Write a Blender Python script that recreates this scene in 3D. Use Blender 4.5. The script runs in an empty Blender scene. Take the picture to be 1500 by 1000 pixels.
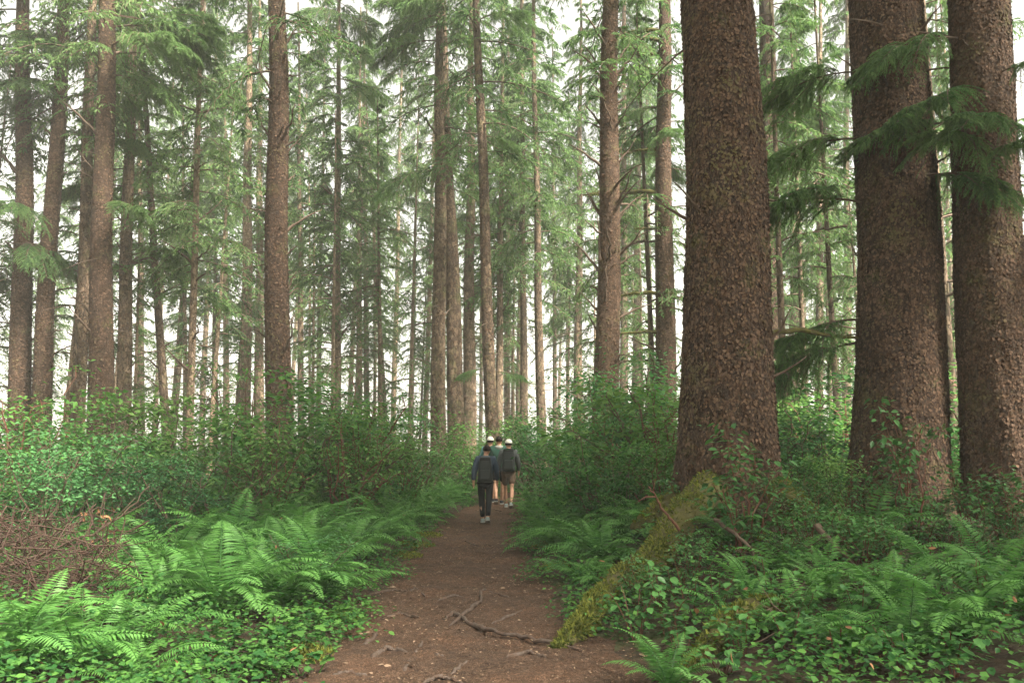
import bpy, bmesh, math
import numpy as np
from mathutils import Vector, Matrix
R = math.radians
rng = np.random.default_rng(11)
S = bpy.context.scene
COL = S.collection

# ------------------------------------------------------------------ camera
F = 1167.0                      # focal length in pixels of the 1500 px wide photograph
PITCH = R(7.5); CAMH = 1.65
cd = bpy.data.cameras.new('camera'); cam = bpy.data.objects.new('camera', cd); COL.objects.link(cam)
cam.location = (0, 0, CAMH); cam.rotation_euler = (math.pi/2 + PITCH, 0, 0)
cd.sensor_width = 36; cd.lens = 36*F/1500; cd.clip_end = 3000; cd.clip_start = .05
S.camera = cam
# ------------------------------------------------------------------ sky, sun, exposure
SUN_EL, SUN_AZ = 50, 128        # soft light through thin high cloud, from behind the camera's right shoulder
w = bpy.data.worlds.new('World'); S.world = w; w.use_nodes = True
nt = w.node_tree; bg = nt.nodes['Background']
sky = nt.nodes.new('ShaderNodeTexSky'); sky.sky_type = 'NISHITA'; sky.sun_disc = False
sky.sun_elevation = R(SUN_EL); sky.sun_rotation = R(SUN_AZ); sky.dust_density = 4; sky.air_density = 1.0
hs = nt.nodes.new('ShaderNodeHueSaturation'); hs.inputs['Saturation'].default_value = .12
nt.links.new(sky.outputs[0], hs.inputs['Color']); wm = nt.nodes.new('ShaderNodeVectorMath'); wm.operation = 'MULTIPLY'; wm.inputs[1].default_value = (1.04, 1., .9)
nt.links.new(hs.outputs[0], wm.inputs[0]); nt.links.new(wm.outputs[0], bg.inputs['Color'])
bg.inputs['Strength'].default_value = .068
sd = bpy.data.lights.new('sun', 'SUN'); sun = bpy.data.objects.new('sun', sd); COL.objects.link(sun)
sd.energy = 3.7; sd.angle = R(11); sd.color = (1, .93, .80)
sdir = Vector((math.sin(R(SUN_AZ))*math.cos(R(SUN_EL)), math.cos(R(SUN_AZ))*math.cos(R(SUN_EL)), math.sin(R(SUN_EL))))
sun.rotation_euler = sdir.to_track_quat('Z', 'Y').to_euler()
S.view_settings.view_transform = 'Standard'; S.view_settings.look = 'None'
S.view_settings.exposure = 2.62; S.view_settings.gamma = 1
cy = S.cycles
cy.use_denoising = True; cy.max_bounces = 6; cy.diffuse_bounces = 3; cy.glossy_bounces = 2
cy.transmission_bounces = 3; cy.volume_bounces = 1; cy.transparent_max_bounces = 4
cy.use_adaptive_sampling = True; cy.adaptive_threshold = .02
cy.caustics_reflective = False; cy.caustics_refractive = False

# ------------------------------------------------------------------ helpers
def ray(px, py):
    a = (px-750)/F; b = -(py-500)/F
    return np.array([a, math.cos(PITCH)-b*math.sin(PITCH), math.sin(PITCH)+b*math.cos(PITCH)])
def at(px, py, Y):
    d = ray(px, py); return np.array([0, 0, CAMH]) + d*(Y/d[1])
def smooth(a, b, x):
    t = np.clip((np.asarray(x, float)-a)/(b-a), 0, 1); return t*t*(3-2*t)
TY = [0, 4, 5.5, 7.8, 9.8, 13, 18, 21, 24, 30, 40, 60]
TC = [.0, -.1, -.17, -.47, -.58, -.75, -.72, -.45, .05, 1.3, 5, 16]
TW = [1.35, 1.35, 1.3, 1.02, .92, .8, .78, .7, .62, .6, .6, .6]
def trail_c(y): return np.interp(y, TY, TC)
def trail_w(y): return np.interp(y, TY, TW)
_ph = rng.uniform(0, 6.28, (8, 2)); _fr = rng.uniform(.25, 1.5, (8, 2))
def bumps(x, y):
    s = 0
    for i in range(8): s = s + np.sin(x*_fr[i, 0]+_ph[i, 0])*np.sin(y*_fr[i, 1]+_ph[i, 1])/(1+_fr[i].sum())
    return s
def gz(x, y):
    x = np.asarray(x, float); y = np.asarray(y, float)
    off = np.abs(x-trail_c(y))-trail_w(y)
    m = smooth(-.15, 1.4, off)
    z = .10*bumps(x, y)*m + .06*smooth(0, .5, off)
    z = z + .28*smooth(.3, 2.5, x-trail_c(y)-trail_w(y))                      # bank on the right
    z = z + .12*smooth(.5, 4, trail_c(y)-trail_w(y)-x)
    z = z + .45*np.exp(-(((x-3.1)/1.3)**2+((y-10.6)/1.5)**2)) + .25*np.exp(-(((x-6.2)/1.5)**2+((y-12)/1.6)**2))
    z = z + .12*smooth(16, 26, y) + .9*smooth(26, 60, y)*0
    return z
def gz1(x, y): return float(gz(x, y))
def onground(px, py):
    d = ray(px, py); o = np.array([0, 0, CAMH]); t = 2.0
    while t < 200:
        p = o+d*t
        if p[2] <= gz1(p[0], p[1]): break
        t += .03
    return o+d*t

class Acc:
    """collects triangles of one mesh"""
    def __init__(s): s.V=[]; s.F=[]; s.T=[]; s.M=[]; s.n=0
    def add(s, v, f, tint=.5, mat=0):
        v = np.asarray(v, float).reshape(-1, 3); f = np.asarray(f, int).reshape(-1, 3)
        s.V.append(v); s.F.append(f+s.n); s.n += len(v)
        s.T.append(np.broadcast_to(np.asarray(tint, float), (len(v),)).copy()); s.M.append(np.full(len(f), mat))
    def stamp(s, tv, tf, pos, X, N, L, W, tint, mat=0):
        """copies of template tv (x along, y across, z normal)"""
        pos = np.asarray(pos, float).reshape(-1, 3); n = len(pos)
        if n == 0: return
        X = nrm(np.broadcast_to(X, (n, 3))); N = np.broadcast_to(N, (n, 3))
        Y = nrm(np.cross(N, X)); N = np.cross(X, Y)
        L = np.broadcast_to(L, (n,))[:, None, None]; W = np.broadcast_to(W, (n,))[:, None, None]
        v = pos[:, None]+X[:, None]*tv[None, :, 0:1]*L+Y[:, None]*tv[None, :, 1:2]*W+N[:, None]*tv[None, :, 2:3]*L
        f = tf[None]+(np.arange(n)*len(tv))[:, None, None]
        s.add(v.reshape(-1, 3), f.reshape(-1, 3), np.repeat(np.broadcast_to(tint, (n,)), len(tv)), mat)
    def tube(s, pts, rad, sides=6, tint=.5, mat=0, cap=True, noise=0):
        pts = np.asarray(pts, float); n = len(pts); rad = np.broadcast_to(rad, (n,))
        t = nrm(np.gradient(pts, axis=0)); ref = np.array([0, 0, 1.]) if abs(t[0, 2]) < .9 else np.array([1., 0, 0])
        u = nrm(np.cross(np.broadcast_to(ref, t.shape), t)+1e-9); v = np.cross(t, u)
        a = np.linspace(0, 2*np.pi, sides, endpoint=False)
        rr = rad[:, None]*(1+noise*rng.normal(size=(n, sides)))
        P = pts[:, None]+(u[:, None]*np.cos(a)[None, :, None]+v[:, None]*np.sin(a)[None, :, None])*rr[..., None]
        i, j = np.meshgrid(np.arange(n-1), np.arange(sides), indexing='ij'); k = (j+1) % sides
        A, B, C, D = i*sides+j, i*sides+k, (i+1)*sides+k, (i+1)*sides+j
        f = np.concatenate([np.stack([A, B, C], -1).reshape(-1, 3), np.stack([A, C, D], -1).reshape(-1, 3)])
        if cap:
            e = (n-1)*sides; f = np.concatenate([f, [[e, e+q, e+q+1] for q in range(1, sides-1)]])
        s.add(P.reshape(-1, 3), f, tint, mat)
    def mesh(s, name, mats, smooth_=False):
        me = bpy.data.meshes.new(name); V = np.concatenate(s.V); Fc = np.concatenate(s.F)
        me.vertices.add(len(V)); me.vertices.foreach_set('co', V.astype(np.float32).ravel())
        me.loops.add(Fc.size); me.loops.foreach_set('vertex_index', Fc.astype(np.int32).ravel())
        me.polygons.add(len(Fc)); me.polygons.foreach_set('loop_start', (np.arange(len(Fc))*3).astype(np.int32))
        for m in (mats if isinstance(mats, (list, tuple)) else [mats]): me.materials.append(m)
        me.polygons.foreach_set('material_index', np.concatenate(s.M).astype(np.int32))
        me.polygons.foreach_set('use_smooth', np.full(len(Fc), smooth_))
        at_ = me.attributes.new('tint', 'FLOAT', 'POINT'); at_.data.foreach_set('value', np.concatenate(s.T).astype(np.float32))
        me.update(); me.validate(); return me
def nrm(a): a = np.asarray(a, float); return a/np.maximum(np.linalg.norm(a, axis=-1, keepdims=True), 1e-9)
def ob(name, me, parent=None, loc=None, rot=None, scale=None, **tags):
    o = bpy.data.objects.new(name, me); COL.objects.link(o)
    if parent is not None: o.parent = parent
    if loc is not None: o.location = [float(q) for q in loc]
    if rot is not None: o.rotation_euler = [float(q) for q in rot]
    if scale is not None: o.scale = [float(q) for q in (scale if np.ndim(scale) else (scale,)*3)]
    for k, v in tags.items(): o[k] = v
    return o
def rnd(a, b, n=None): return rng.uniform(a, b, n)

# ------------------------------------------------------------------ materials
def mat(name, c1, c2, scale=4, rough=.7, bump=0, bscale=30, transl=0, objvar=.0, spec=.3, tint=0, c3=None, c3amt=.5, c3scale=1.2, vor=0, vscale=18, vstretch=.6):
    m = bpy.data.materials.new(name); m.use_nodes = True; t = m.node_tree; N = t.nodes; Lk = t.links
    p = N['Principled BSDF']; p.inputs['Roughness'].default_value = rough; p.inputs['Specular IOR Level'].default_value = spec
    tc = N.new('ShaderNodeTexCoord'); nz = N.new('ShaderNodeTexNoise'); nz.inputs['Scale'].default_value = scale; nz.inputs['Detail'].default_value = 5
    Lk.new(tc.outputs['Object'], nz.inputs['Vector'])
    fac = nz.outputs['Fac']
    if tint:
        a = N.new('ShaderNodeAttribute'); a.attribute_name = 'tint'; fac = a.outputs['Fac']
    if objvar:
        oi = N.new('ShaderNodeObjectInfo'); ad = N.new('ShaderNodeMath'); ad.operation = 'MULTIPLY_ADD'
        Lk.new(oi.outputs['Random'], ad.inputs[0]); ad.inputs[1].default_value = objvar; 
        sb = N.new('ShaderNodeMath'); sb.operation = 'SUBTRACT'; Lk.new(fac, sb.inputs[0]); sb.inputs[1].default_value = objvar/2
        Lk.new(sb.outputs[0], ad.inputs[2]); fac = ad.outputs[0]
    r = N.new('ShaderNodeValToRGB'); r.color_ramp.elements[0].position = .25; r.color_ramp.elements[1].position = .75
    r.color_ramp.elements[0].color = (*c1, 1); r.color_ramp.elements[1].color = (*c2, 1)
    Lk.new(fac, r.inputs['Fac']); colr = r.outputs['Color']
    if c3 is not None:
        n3 = N.new('ShaderNodeTexNoise'); n3.inputs['Scale'].default_value = c3scale; n3.inputs['Detail'].default_value = 6; n3.inputs['Roughness'].default_value = .65
        Lk.new(tc.outputs['Object'], n3.inputs['Vector'])
        r3 = N.new('ShaderNodeValToRGB'); r3.color_ramp.elements[0].position = 1-c3amt-.08; r3.color_ramp.elements[1].position = 1-c3amt+.1
        Lk.new(n3.outputs['Fac'], r3.inputs['Fac'])
        mx = N.new('ShaderNodeMix'); mx.data_type = 'RGBA'; Lk.new(r3.outputs['Color'], mx.inputs['Factor'])
        Lk.new(colr, mx.inputs['A']); mx.inputs['B'].default_value = (*c3, 1); colr = mx.outputs['Result']
    hgt = None
    if vor:
        mp = N.new('ShaderNodeMapping'); mp.inputs['Scale'].default_value = (1, 1, vstretch); Lk.new(tc.outputs['Object'], mp.inputs['Vector'])
        ns = N.new('ShaderNodeTexNoise'); ns.inputs['Scale'].default_value = 14; ns.inputs['Detail'].default_value = 5; Lk.new(mp.outputs[0], ns.inputs['Vector'])
        mv = N.new('ShaderNodeMix'); mv.data_type = 'VECTOR'; mv.inputs['Factor'].default_value = .16
        Lk.new(mp.outputs[0], mv.inputs['A']); Lk.new(ns.outputs['Color'], mv.inputs['B'])
        v = N.new('ShaderNodeTexVoronoi'); v.inputs['Scale'].default_value = vscale; Lk.new(mv.outputs['Result'], v.inputs['Vector'])
        v2 = N.new('ShaderNodeTexVoronoi'); v2.feature = 'DISTANCE_TO_EDGE'; v2.inputs['Scale'].default_value = vscale; Lk.new(mv.outputs['Result'], v2.inputs['Vector'])
        # each bark scale has its own height and its own shade
        ed = N.new('ShaderNodeMath'); ed.operation = 'MULTIPLY'; ed.use_clamp = True; Lk.new(v2.outputs['Distance'], ed.inputs[0]); ed.inputs[1].default_value = 7
        sp = N.new('ShaderNodeSeparateColor'); Lk.new(v.outputs['Color'], sp.inputs[0])
        hh = N.new('ShaderNodeMath'); hh.operation = 'MULTIPLY_ADD'; Lk.new(sp.outputs[0], hh.inputs[0]); hh.inputs[1].default_value = .9; Lk.new(ed.outputs[0], hh.inputs[2])
        hgt = hh.outputs[0]
        mm = N.new('ShaderNodeMath'); mm.operation = 'MULTIPLY_ADD'; Lk.new(sp.outputs[1], mm.inputs[0]); mm.inputs[1].default_value = .8; mm.inputs[2].default_value = .6
        e2 = N.new('ShaderNodeMath'); e2.operation = 'MULTIPLY_ADD'; Lk.new(ed.outputs[0], e2.inputs[0]); e2.inputs[1].default_value = .45; e2.inputs[2].default_value = .55  # cell edges darkened, the shadow in the crevices put into the colour
        m3 = N.new('ShaderNodeMath'); m3.operation = 'MULTIPLY'; Lk.new(mm.outputs[0], m3.inputs[0]); Lk.new(e2.outputs[0], m3.inputs[1])
        vm = N.new('ShaderNodeVectorMath'); vm.operation = 'SCALE'; Lk.new(colr, vm.inputs[0]); Lk.new(m3.outputs[0], vm.inputs['Scale']); colr = vm.outputs[0]
    Lk.new(colr, p.inputs['Base Color'])
    if bump or vor:
        nb = N.new('ShaderNodeTexNoise'); nb.inputs['Scale'].default_value = bscale; nb.inputs['Detail'].default_value = 6; Lk.new(tc.outputs['Object'], nb.inputs['Vector'])
        b = N.new('ShaderNodeBump'); b.inputs['Strength'].default_value = 1; b.inputs['Distance'].default_value = bump or .01
        Lk.new(nb.outputs['Fac'], b.inputs['Height'])
        if hgt is not None:
            b2 = N.new('ShaderNodeBump'); b2.inputs['Distance'].default_value = vor; Lk.new(hgt, b2.inputs['Height']); Lk.new(b.outputs[0], b2.inputs['Normal']); b = b2
        Lk.new(b.outputs[0], p.inputs['Normal'])
    if transl:
        tr = N.new('ShaderNodeBsdfTranslucent'); Lk.new(colr, tr.inputs['Color'])
        ms = N.new('ShaderNodeMixShader'); ms.inputs[0].default_value = transl
        Lk.new(p.outputs[0], ms.inputs[1]); Lk.new(tr.outputs[0], ms.inputs[2]); Lk.new(ms.outputs[0], N['Material Output'].inputs['Surface'])
    return m
M_bark = mat('bark', (.064, .037, .023), (.128, .077, .048), 5, .85, .006, 60, objvar=.5, c3=(.13, .12, .045), c3amt=.36, c3scale=1.6, vor=.02, vscale=23, vstretch=.62)  # bark of thick trunks, darkened in the colour to stand for shade
M_barkfar = mat('bark_far_haze', (.125, .086, .057), (.25, .18, .12), 4, .85, .01, 30, objvar=.6, c3=(.13, .13, .055), c3amt=.40, c3scale=1.1, vor=.03, vscale=9, vstretch=.5)  # paler bark for thin and far trunks, haze lightening put into the colour
M_twig = mat('dead_wood', (.075, .05, .035), (.15, .105, .075), 6, .85, .003, 40)
M_redtwig = mat('red_stem', (.09, .035, .022), (.17, .075, .045), 6, .7)
M_mossy = mat('mossy_wood', (.05, .045, .018), (.13, .12, .035), 9, .95, .01, 60)
M_moss = mat('moss', (.075, .10, .016), (.21, .225, .04), 9, .95, .006, 90, tint=1, transl=.15)
M_soil = mat('trail_soil', (.072, .041, .025), (.145, .086, .053), 7, .95, .012, 70, c3=(.15, .082, .048), c3amt=.47, c3scale=1.3, vor=.006, vscale=60, vstretch=1)
M_duff = mat('forest_floor', (.025, .017, .011), (.065, .042, .026), 6, .95, .03, 25, c3=(.05, .07, .02), c3amt=.42, c3scale=.8)
M_litter = mat('leaf_litter', (.09, .05, .03), (.34, .23, .15), 3, .8, tint=1)
M_root = mat('root_bark', (.06, .042, .032), (.13, .095, .075), 22, .8, .012, 60, c3=(.10, .058, .038), c3amt=.45, c3scale=9)
M_needle = mat('needles', (.055, .125, .042), (.15, .26, .08), 2, .6, tint=1, transl=.5, objvar=.35)
M_brush = mat('brush_twig', (.035, .02, .015), (.085, .048, .034), 6, .8)
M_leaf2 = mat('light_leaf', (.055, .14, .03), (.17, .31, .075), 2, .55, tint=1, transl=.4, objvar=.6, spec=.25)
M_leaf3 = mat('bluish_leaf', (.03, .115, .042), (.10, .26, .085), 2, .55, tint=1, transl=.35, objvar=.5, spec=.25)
M_flake = mat('bark_flake', (.058, .034, .021), (.142, .085, .053), 5, .85, .004, 70, tint=1, objvar=.25, c3=(.115, .105, .04), c3amt=.40, c3scale=1.1)  # flakes darkened along with the trunk bark, shade put into the colour
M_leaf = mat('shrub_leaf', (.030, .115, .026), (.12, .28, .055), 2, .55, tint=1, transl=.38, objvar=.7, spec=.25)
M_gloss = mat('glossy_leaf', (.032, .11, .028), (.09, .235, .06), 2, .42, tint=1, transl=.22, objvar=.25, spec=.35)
M_fern = mat('fern_leaf', (.04, .14, .032), (.125, .30, .065), 2, .5, tint=1, transl=.35, objvar=.3)
M_dead = mat('dead_leaf', (.14, .065, .032), (.34, .175, .085), 3, .8, tint=1, transl=.2)

# leaf templates: x along, y across (unit width), z up
LEAF = (np.array([[0, 0, 0], [.45, .5, .05], [1, 0, -.06], [.45, -.5, .05]], float), np.array([[0, 2, 1], [0, 3, 2]]))
LEAF6 = (np.array([[0, 0, 0], [.25, .42, .05], [.65, .42, .03], [1, 0, -.08], [.65, -.42, .03], [.25, -.42, .05], [.5, 0, -.02]], float),
         np.array([[0, 6, 1], [1, 6, 2], [2, 6, 3], [3, 6, 4], [4, 6, 5], [5, 6, 0]]))
BLADE = (np.array([[0, -.2, 0], [.35, .5, .03], [1, 0, -.1], [.4, -.5, .03]], float), np.array([[0, 2, 1], [0, 3, 2]]))

# ------------------------------------------------------------------ ground and trail
def grid_mesh(name, xs, ys, zf, m, tint=.5):
    X, Y = np.meshgrid(xs, ys); Z = zf(X, Y); nx = len(xs); a = Acc()
    i, j = np.meshgrid(np.arange(len(ys)-1), np.arange(nx-1), indexing='ij'); A = i*nx+j
    f = np.concatenate([np.stack([A, A+1, A+nx+1], -1).reshape(-1, 3), np.stack([A, A+nx+1, A+nx], -1).reshape(-1, 3)])
    a.add(np.stack([X, Y, Z], -1).reshape(-1, 3), f, tint); return a.mesh(name, m, True)
xs = np.unique(np.concatenate([-np.geomspace(12, 420, 26), np.linspace(-12, 12, 150), np.geomspace(12, 420, 26)]))
ys = np.unique(np.concatenate([-np.geomspace(2, 420, 20), np.linspace(-2, 32, 190), np.geomspace(32, 420, 34)]))
def ground_z(X, Y):
    off = np.abs(X-trail_c(Y))-trail_w(Y)
    return gz(X, Y)+.03*bumps(X*5, Y*5)*smooth(.1, .6, off)-.07*(1-smooth(-.25, .12, off))*(Y < 60)
ob('ground', grid_mesh('ground', xs, ys, ground_z, M_duff), kind='structure')
a = Acc(); tys = np.concatenate([np.linspace(-2, 14, 330), np.linspace(14.08, 58, 200)]); us = np.linspace(-1, 1, 46)
U, Yv = np.meshgrid(us, tys); wob = .10*np.sin(Yv*2.1)+.07*np.sin(Yv*5.3+1)+.05*np.sin(Yv*11)
Xv = trail_c(Yv)+U*(trail_w(Yv)+.16+wob*np.sign(U)*.8)
Zv = gz(Xv, Yv)+.012*bumps(Xv*9, Yv*9)+.01*rng.normal(size=Xv.shape)*.5+.025*bumps(Xv*3, Yv*3)-.035*(1-U**2)-.05*smooth(.82, 1, np.abs(U))+.02
n = len(us); i, j = np.meshgrid(np.arange(len(tys)-1), np.arange(n-1), indexing='ij'); A = i*n+j
a.add(np.stack([Xv, Yv, Zv], -1).reshape(-1, 3), np.concatenate([np.stack([A, A+1, A+n+1], -1).reshape(-1, 3), np.stack([A, A+n+1, A+n], -1).reshape(-1, 3)]))
ob('trail', a.mesh('trail', M_soil, True), kind='structure')
# chips, needles and leaf crumbs on the trail
a = Acc(); k = 15000
yy = 4.2+22*rnd(0, 1, k)**2.0; uu = rnd(-1, 1, k); xx = trail_c(yy)+uu*(trail_w(yy)+.2)
P = np.stack([xx, yy, gz(xx, yy)-.035*(1-np.minimum(uu**2, 1))+.028], -1)
th = rnd(0, 6.28, k); X = np.stack([np.cos(th), np.sin(th), rnd(-.3, .3, k)], -1); N = np.stack([rnd(-.5, .5, k), rnd(-.5, .5, k), np.ones(k)], -1)
Ls = rnd(.008, .035, k); a.stamp(*LEAF, P, X, N, Ls, Ls*rnd(.25, .7, k), rnd(0, 1, k)**1.5)
k = 16000; yy = 4.2+22*rnd(0, 1, k)**2.0; uu = np.sign(rnd(-1, 1, k))*(1-.45*rnd(0, 1, k)**2); xx = trail_c(yy)+uu*(trail_w(yy)+.22)
P = np.stack([xx, yy, gz(xx, yy)-.035*(1-np.minimum(uu**2, 1))+.026], -1); th = rnd(0, 6.28, k); Ls = rnd(.006, .03, k)
a.stamp(*LEAF, P, np.stack([np.cos(th), np.sin(th), rnd(-.2, .3, k)], -1), np.stack([rnd(-.5, .5, k), rnd(-.5, .5, k), np.ones(k)], -1), Ls, Ls*rnd(.15, .6, k), rnd(0, .6, k)**1.5)
k = 90; yy = 4.5+16*rnd(0, 1, k)**1.5; sgn = np.sign(rnd(-1, 1, k)); xx = trail_c(yy)+sgn*trail_w(yy)*rnd(.3, 1.15, k)
P = np.stack([xx, yy, gz(xx, yy)+.02], -1); th = rnd(0, 6.28, k)
a.stamp(*LEAF6, P, np.stack([np.cos(th), np.sin(th), rnd(-.2, .2, k)], -1), np.stack([rnd(-.4, .4, k), rnd(-.4, .4, k), np.ones(k)], -1), rnd(.03, .08, k), rnd(.02, .05, k), rnd(.4, 1, k))
ob('leaf_litter', a.mesh('leaf_litter', M_litter), kind='stuff', label='brown needles, chips and fallen leaf crumbs strewn over the trail', category='litter')

# ------------------------------------------------------------------ foliage builders
def sweep(n, L, up, droop, side=0):
    t = np.linspace(0, 1, n); return np.stack([L*t*(1-.1*droop*t), side*L*t**2, L*(up*t-droop*t**2)], -1)
def bough(acc, M4, L, up, droop, ntw, nbl, bl, bw, stick=True, hang=.5, mat=0, smat=1, dens=1., t0=.15):
    """one conifer branch along local x; M4: 4x4 numpy placing it"""
    Rm, T = M4[:3, :3], M4[:3, 3]
    ax = sweep(9, L, up, droop, rnd(-.15, .15))
    if stick: acc.tube(ax@Rm.T+T, np.linspace(.012*L, .003*L, 9), 4, .3, smat)
    pos = []; dx = []; nn = []; ln = []; tn = []
    for q in range(ntw):
        t = t0+(1-t0)*(q+rnd(0, 1))/ntw; s = 1 if q % 2 else -1
        if rnd(0, 1) > dens: continue
        b = np.array([np.interp(t, np.linspace(0, 1, 9), ax[:, c]) for c in range(3)])
        tl = L*(.42*(1-t)**.8+.10)*rnd(.7, 1.2); ang = s*R(rnd(40, 68))
        h = hang*rnd(.4, 1.4)
        k = max(3, int(nbl*tl/(L*.4))+1); tt = np.linspace(.05, 1, k)
        d0 = np.array([math.cos(ang), math.sin(ang), 0])
        tw = b+d0*tl*tt[:, None]*(1-.25*h*tt[:, None])+np.array([0, 0, -1.])*(h*tl*tt**2)[:, None]
        if stick and tl > .3: acc.tube((np.vstack([b, tw]))@Rm.T+T, np.linspace(.004*L, .0015*L, k+1), 3, .3, smat, cap=False)
        tg = nrm(np.gradient(tw, axis=0))
        for s2 in (-1, 1, 0):
            a2 = s2*R(rnd(35, 55)); perp = nrm(np.cross(tg, [0, 0, 1.]))
            d = nrm(tg*math.cos(a2)+perp*math.sin(a2)+np.array([0, 0, -.35*h-.1])+rng.normal(0, .15, (k, 3)))
            pos.append(tw); dx.append(d); nn.append(np.array([0, 0, 1.])+rng.normal(0, .45, (k, 3)))
            ln.append(bl*rnd(.6, 1.3, k)*(1-.35*tt)); tn.append(np.clip(rnd(.1, .7)+.35*tt+rng.normal(0, .12, k), 0, 1))
    if not pos: return
    pos = np.concatenate(pos)@Rm.T+T; dx = np.concatenate(dx)@Rm.T; nn = np.concatenate(nn)@Rm.T
    ln = np.concatenate(ln)
    acc.stamp(*BLADE, pos, dx, nn, ln, ln*bw*rnd(.7, 1.3, len(ln)), np.concatenate(tn), mat)
def m4(loc, az, pitch=0, roll=0):
    return np.array(Matrix.Translation(Vector(loc)) @ Matrix.Rotation(az, 4, 'Z') @ Matrix.Rotation(-pitch, 4, 'Y') @ Matrix.Rotation(roll, 4, 'X'))
# single boughs for the near and middle trees (shared meshes)
BOUGH = []
for v in range(5):
    a = Acc(); u_, dr_ = rnd(.0, .2), rnd(.3, .55); bough(a, np.eye(4), 1.0, u_, dr_, 54, 24, .05, .17, hang=rnd(.5, .9))
    for t_, z_ in ((.22, 1), (.35, -1), (.5, 1), (.62, -1)):
        bough(a, m4((t_*(1-.1*dr_*t_), 0, u_*t_-dr_*t_*t_), z_*R(rnd(28, 48)), rnd(-.25, .1), rnd(-.3, .3)), .75*(1-t_)+.12, .05, rnd(.4, .7), 30, 20, .048, .17, hang=rnd(.6, 1.1))
    BOUGH.append(a.mesh('bough', [M_needle, M_twig]))
def crown(h0, H, Lm, nb, up, droop, hang, dens, prof=.7, bl=.30, ntw=15, nbl=7, sticks=10):
    a = Acc()
    for q in range(nb):
        u = ((q+rnd(0, 1))/nb)**.9; h = h0+(H-h0)*u
        L = Lm*((1-u)**prof+.10)*rnd(.55, 1.15)*(.6+.4*min(1, u*6))
        bough(a, m4((0, 0, h), rnd(0, 6.28), rnd(-.15, .15)), L, up+rnd(-.15, .15), droop*rnd(.7, 1.3), ntw, nbl, bl*(.6+.4*L/Lm), .24, hang=hang, dens=dens)
    for q in range(sticks):      # bare dead branches under the green crown
        h = h0*rnd(.25, 1.05); L = rnd(.5, 2.2); ax = sweep(6, L, rnd(-.3, .4), rnd(0, .4), rnd(-.3, .3)); Mx = m4((0, 0, h), rnd(0, 6.28))
        a.tube(ax@Mx[:3, :3].T+Mx[:3, 3], np.linspace(.02, .004, 6), 4, .4, 1)
    return a.mesh('crown', [M_needle, M_twig])
CROWN_HIGH = [crown(12.5, 33, 3.6, 52, .05, .5, .6, .9) for _ in range(3)]
CROWN_FAR = [crown(h0, 31, 3.6, 74, .05, .5, .7, .85, .65, .32, 17, 8, sticks=26) for h0 in (8, 11, 9.5, 13)]
CROWN_BIG = [crown(11.5, 34, 5.2, 75, .05, .5, .6, .95, .5, .36, 18, 8) for _ in range(2)]  # wide dense crowns above the frame, shaped to shade the foreground
CROWN_LOW = [crown(h0, 15, 3.0, 36, .12, .5, .6, .75, .75, .22, 18, 8) for h0 in (2, 3.5, 5)]

# ------------------------------------------------------------------ trees
def trunk_mesh(r0, H, sides, rows, flare, near=False, m=M_bark, hmax=9, flakes=0, fsz=.07):
    """straight trunk along z; root swell at the foot and an uneven surface"""
    a = Acc(); hs_ = H*(np.linspace(0, 1, rows)**(1.6 if near else 1.3)); hs_ = np.concatenate([[-.9, -.4], hs_])
    ang = np.linspace(0, 2*np.pi, sides, endpoint=False); lob = rng.integers(4, 7); ph = rnd(0, 6.28); ph2 = rnd(0, 6.28)
    A, Hh = np.meshgrid(ang, hs_)
    hp = np.maximum(Hh, 0)
    r = r0*(1-.80*(hp/H)**1.1)
    r = r*(1+flare*np.exp(-hp/(r0*1.5))*(1+.55*np.cos(lob*A+ph))+.10*np.exp(-hp/(r0*5)))
    r = r*(1+.025*np.sin(2*A+ph2+hp*.35)+.02*np.sin(3*A+hp*.9+ph)+.012*np.sin(7*A+hp*2.3))
    if near: r = r+.010*bumps(A*9+40, hp*7)+.006*rng.normal(size=r.shape)
    cx = .03*r0*np.sin(hp*.5+ph)*4; cyy = .03*r0*np.sin(hp*.4+ph2)*4
    V = np.stack([cx+r*np.cos(A), cyy+r*np.sin(A), Hh], -1).reshape(-1, 3); n = sides
    i, j = np.meshgrid(np.arange(len(hs_)-1), np.arange(n), indexing='ij'); k = (j+1) % n
    a.add(V, np.concatenate([np.stack([i*n+j, i*n+k, (i+1)*n+k], -1).reshape(-1, 3), np.stack([i*n+j, (i+1)*n+k, (i+1)*n+j], -1).reshape(-1, 3)]))
    me = a.mesh('trunk', m, True)
    if not flakes: return me
    b = Acc(); k = flakes; h = .05+(hmax-.05)*rnd(0, 1, k); aa = rnd(0, 2*np.pi, k); ri = np.searchsorted(hs_, h).clip(1, len(hs_)-1); f_ = ((h-hs_[ri-1])/(hs_[ri]-hs_[ri-1]))
    j0 = (aa/(2*np.pi)*sides).astype(int) % sides
    rr = r[ri-1, j0]*(1-f_)+r[ri, j0]*f_; hx = .03*r0*np.sin(h*.5+ph)*4; hy = .03*r0*np.sin(h*.4+ph2)*4
    nr = np.stack([np.cos(aa), np.sin(aa), 0*aa], -1); tn = np.stack([-np.sin(aa), np.cos(aa), 0*aa], -1)
    Xd = np.array([0, 0, -1.])+tn*rng.normal(0, .35, (k, 1))+nr*rnd(.05, .42, (k, 1)); sz = fsz*rnd(.5, 1.35, k)
    b.stamp(*LEAF6, np.stack([hx, hy, h], -1)+nr*(rr+.002)[:, None]+np.array([0, 0, .5])*sz[:, None], Xd, nr+tn*rng.normal(0, .25, (k, 1)), sz, sz*rnd(.6, 1.1, k), rnd(0, 1, k))
    return me, b.mesh('bark_flakes', M_flake)
STUB = []
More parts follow.
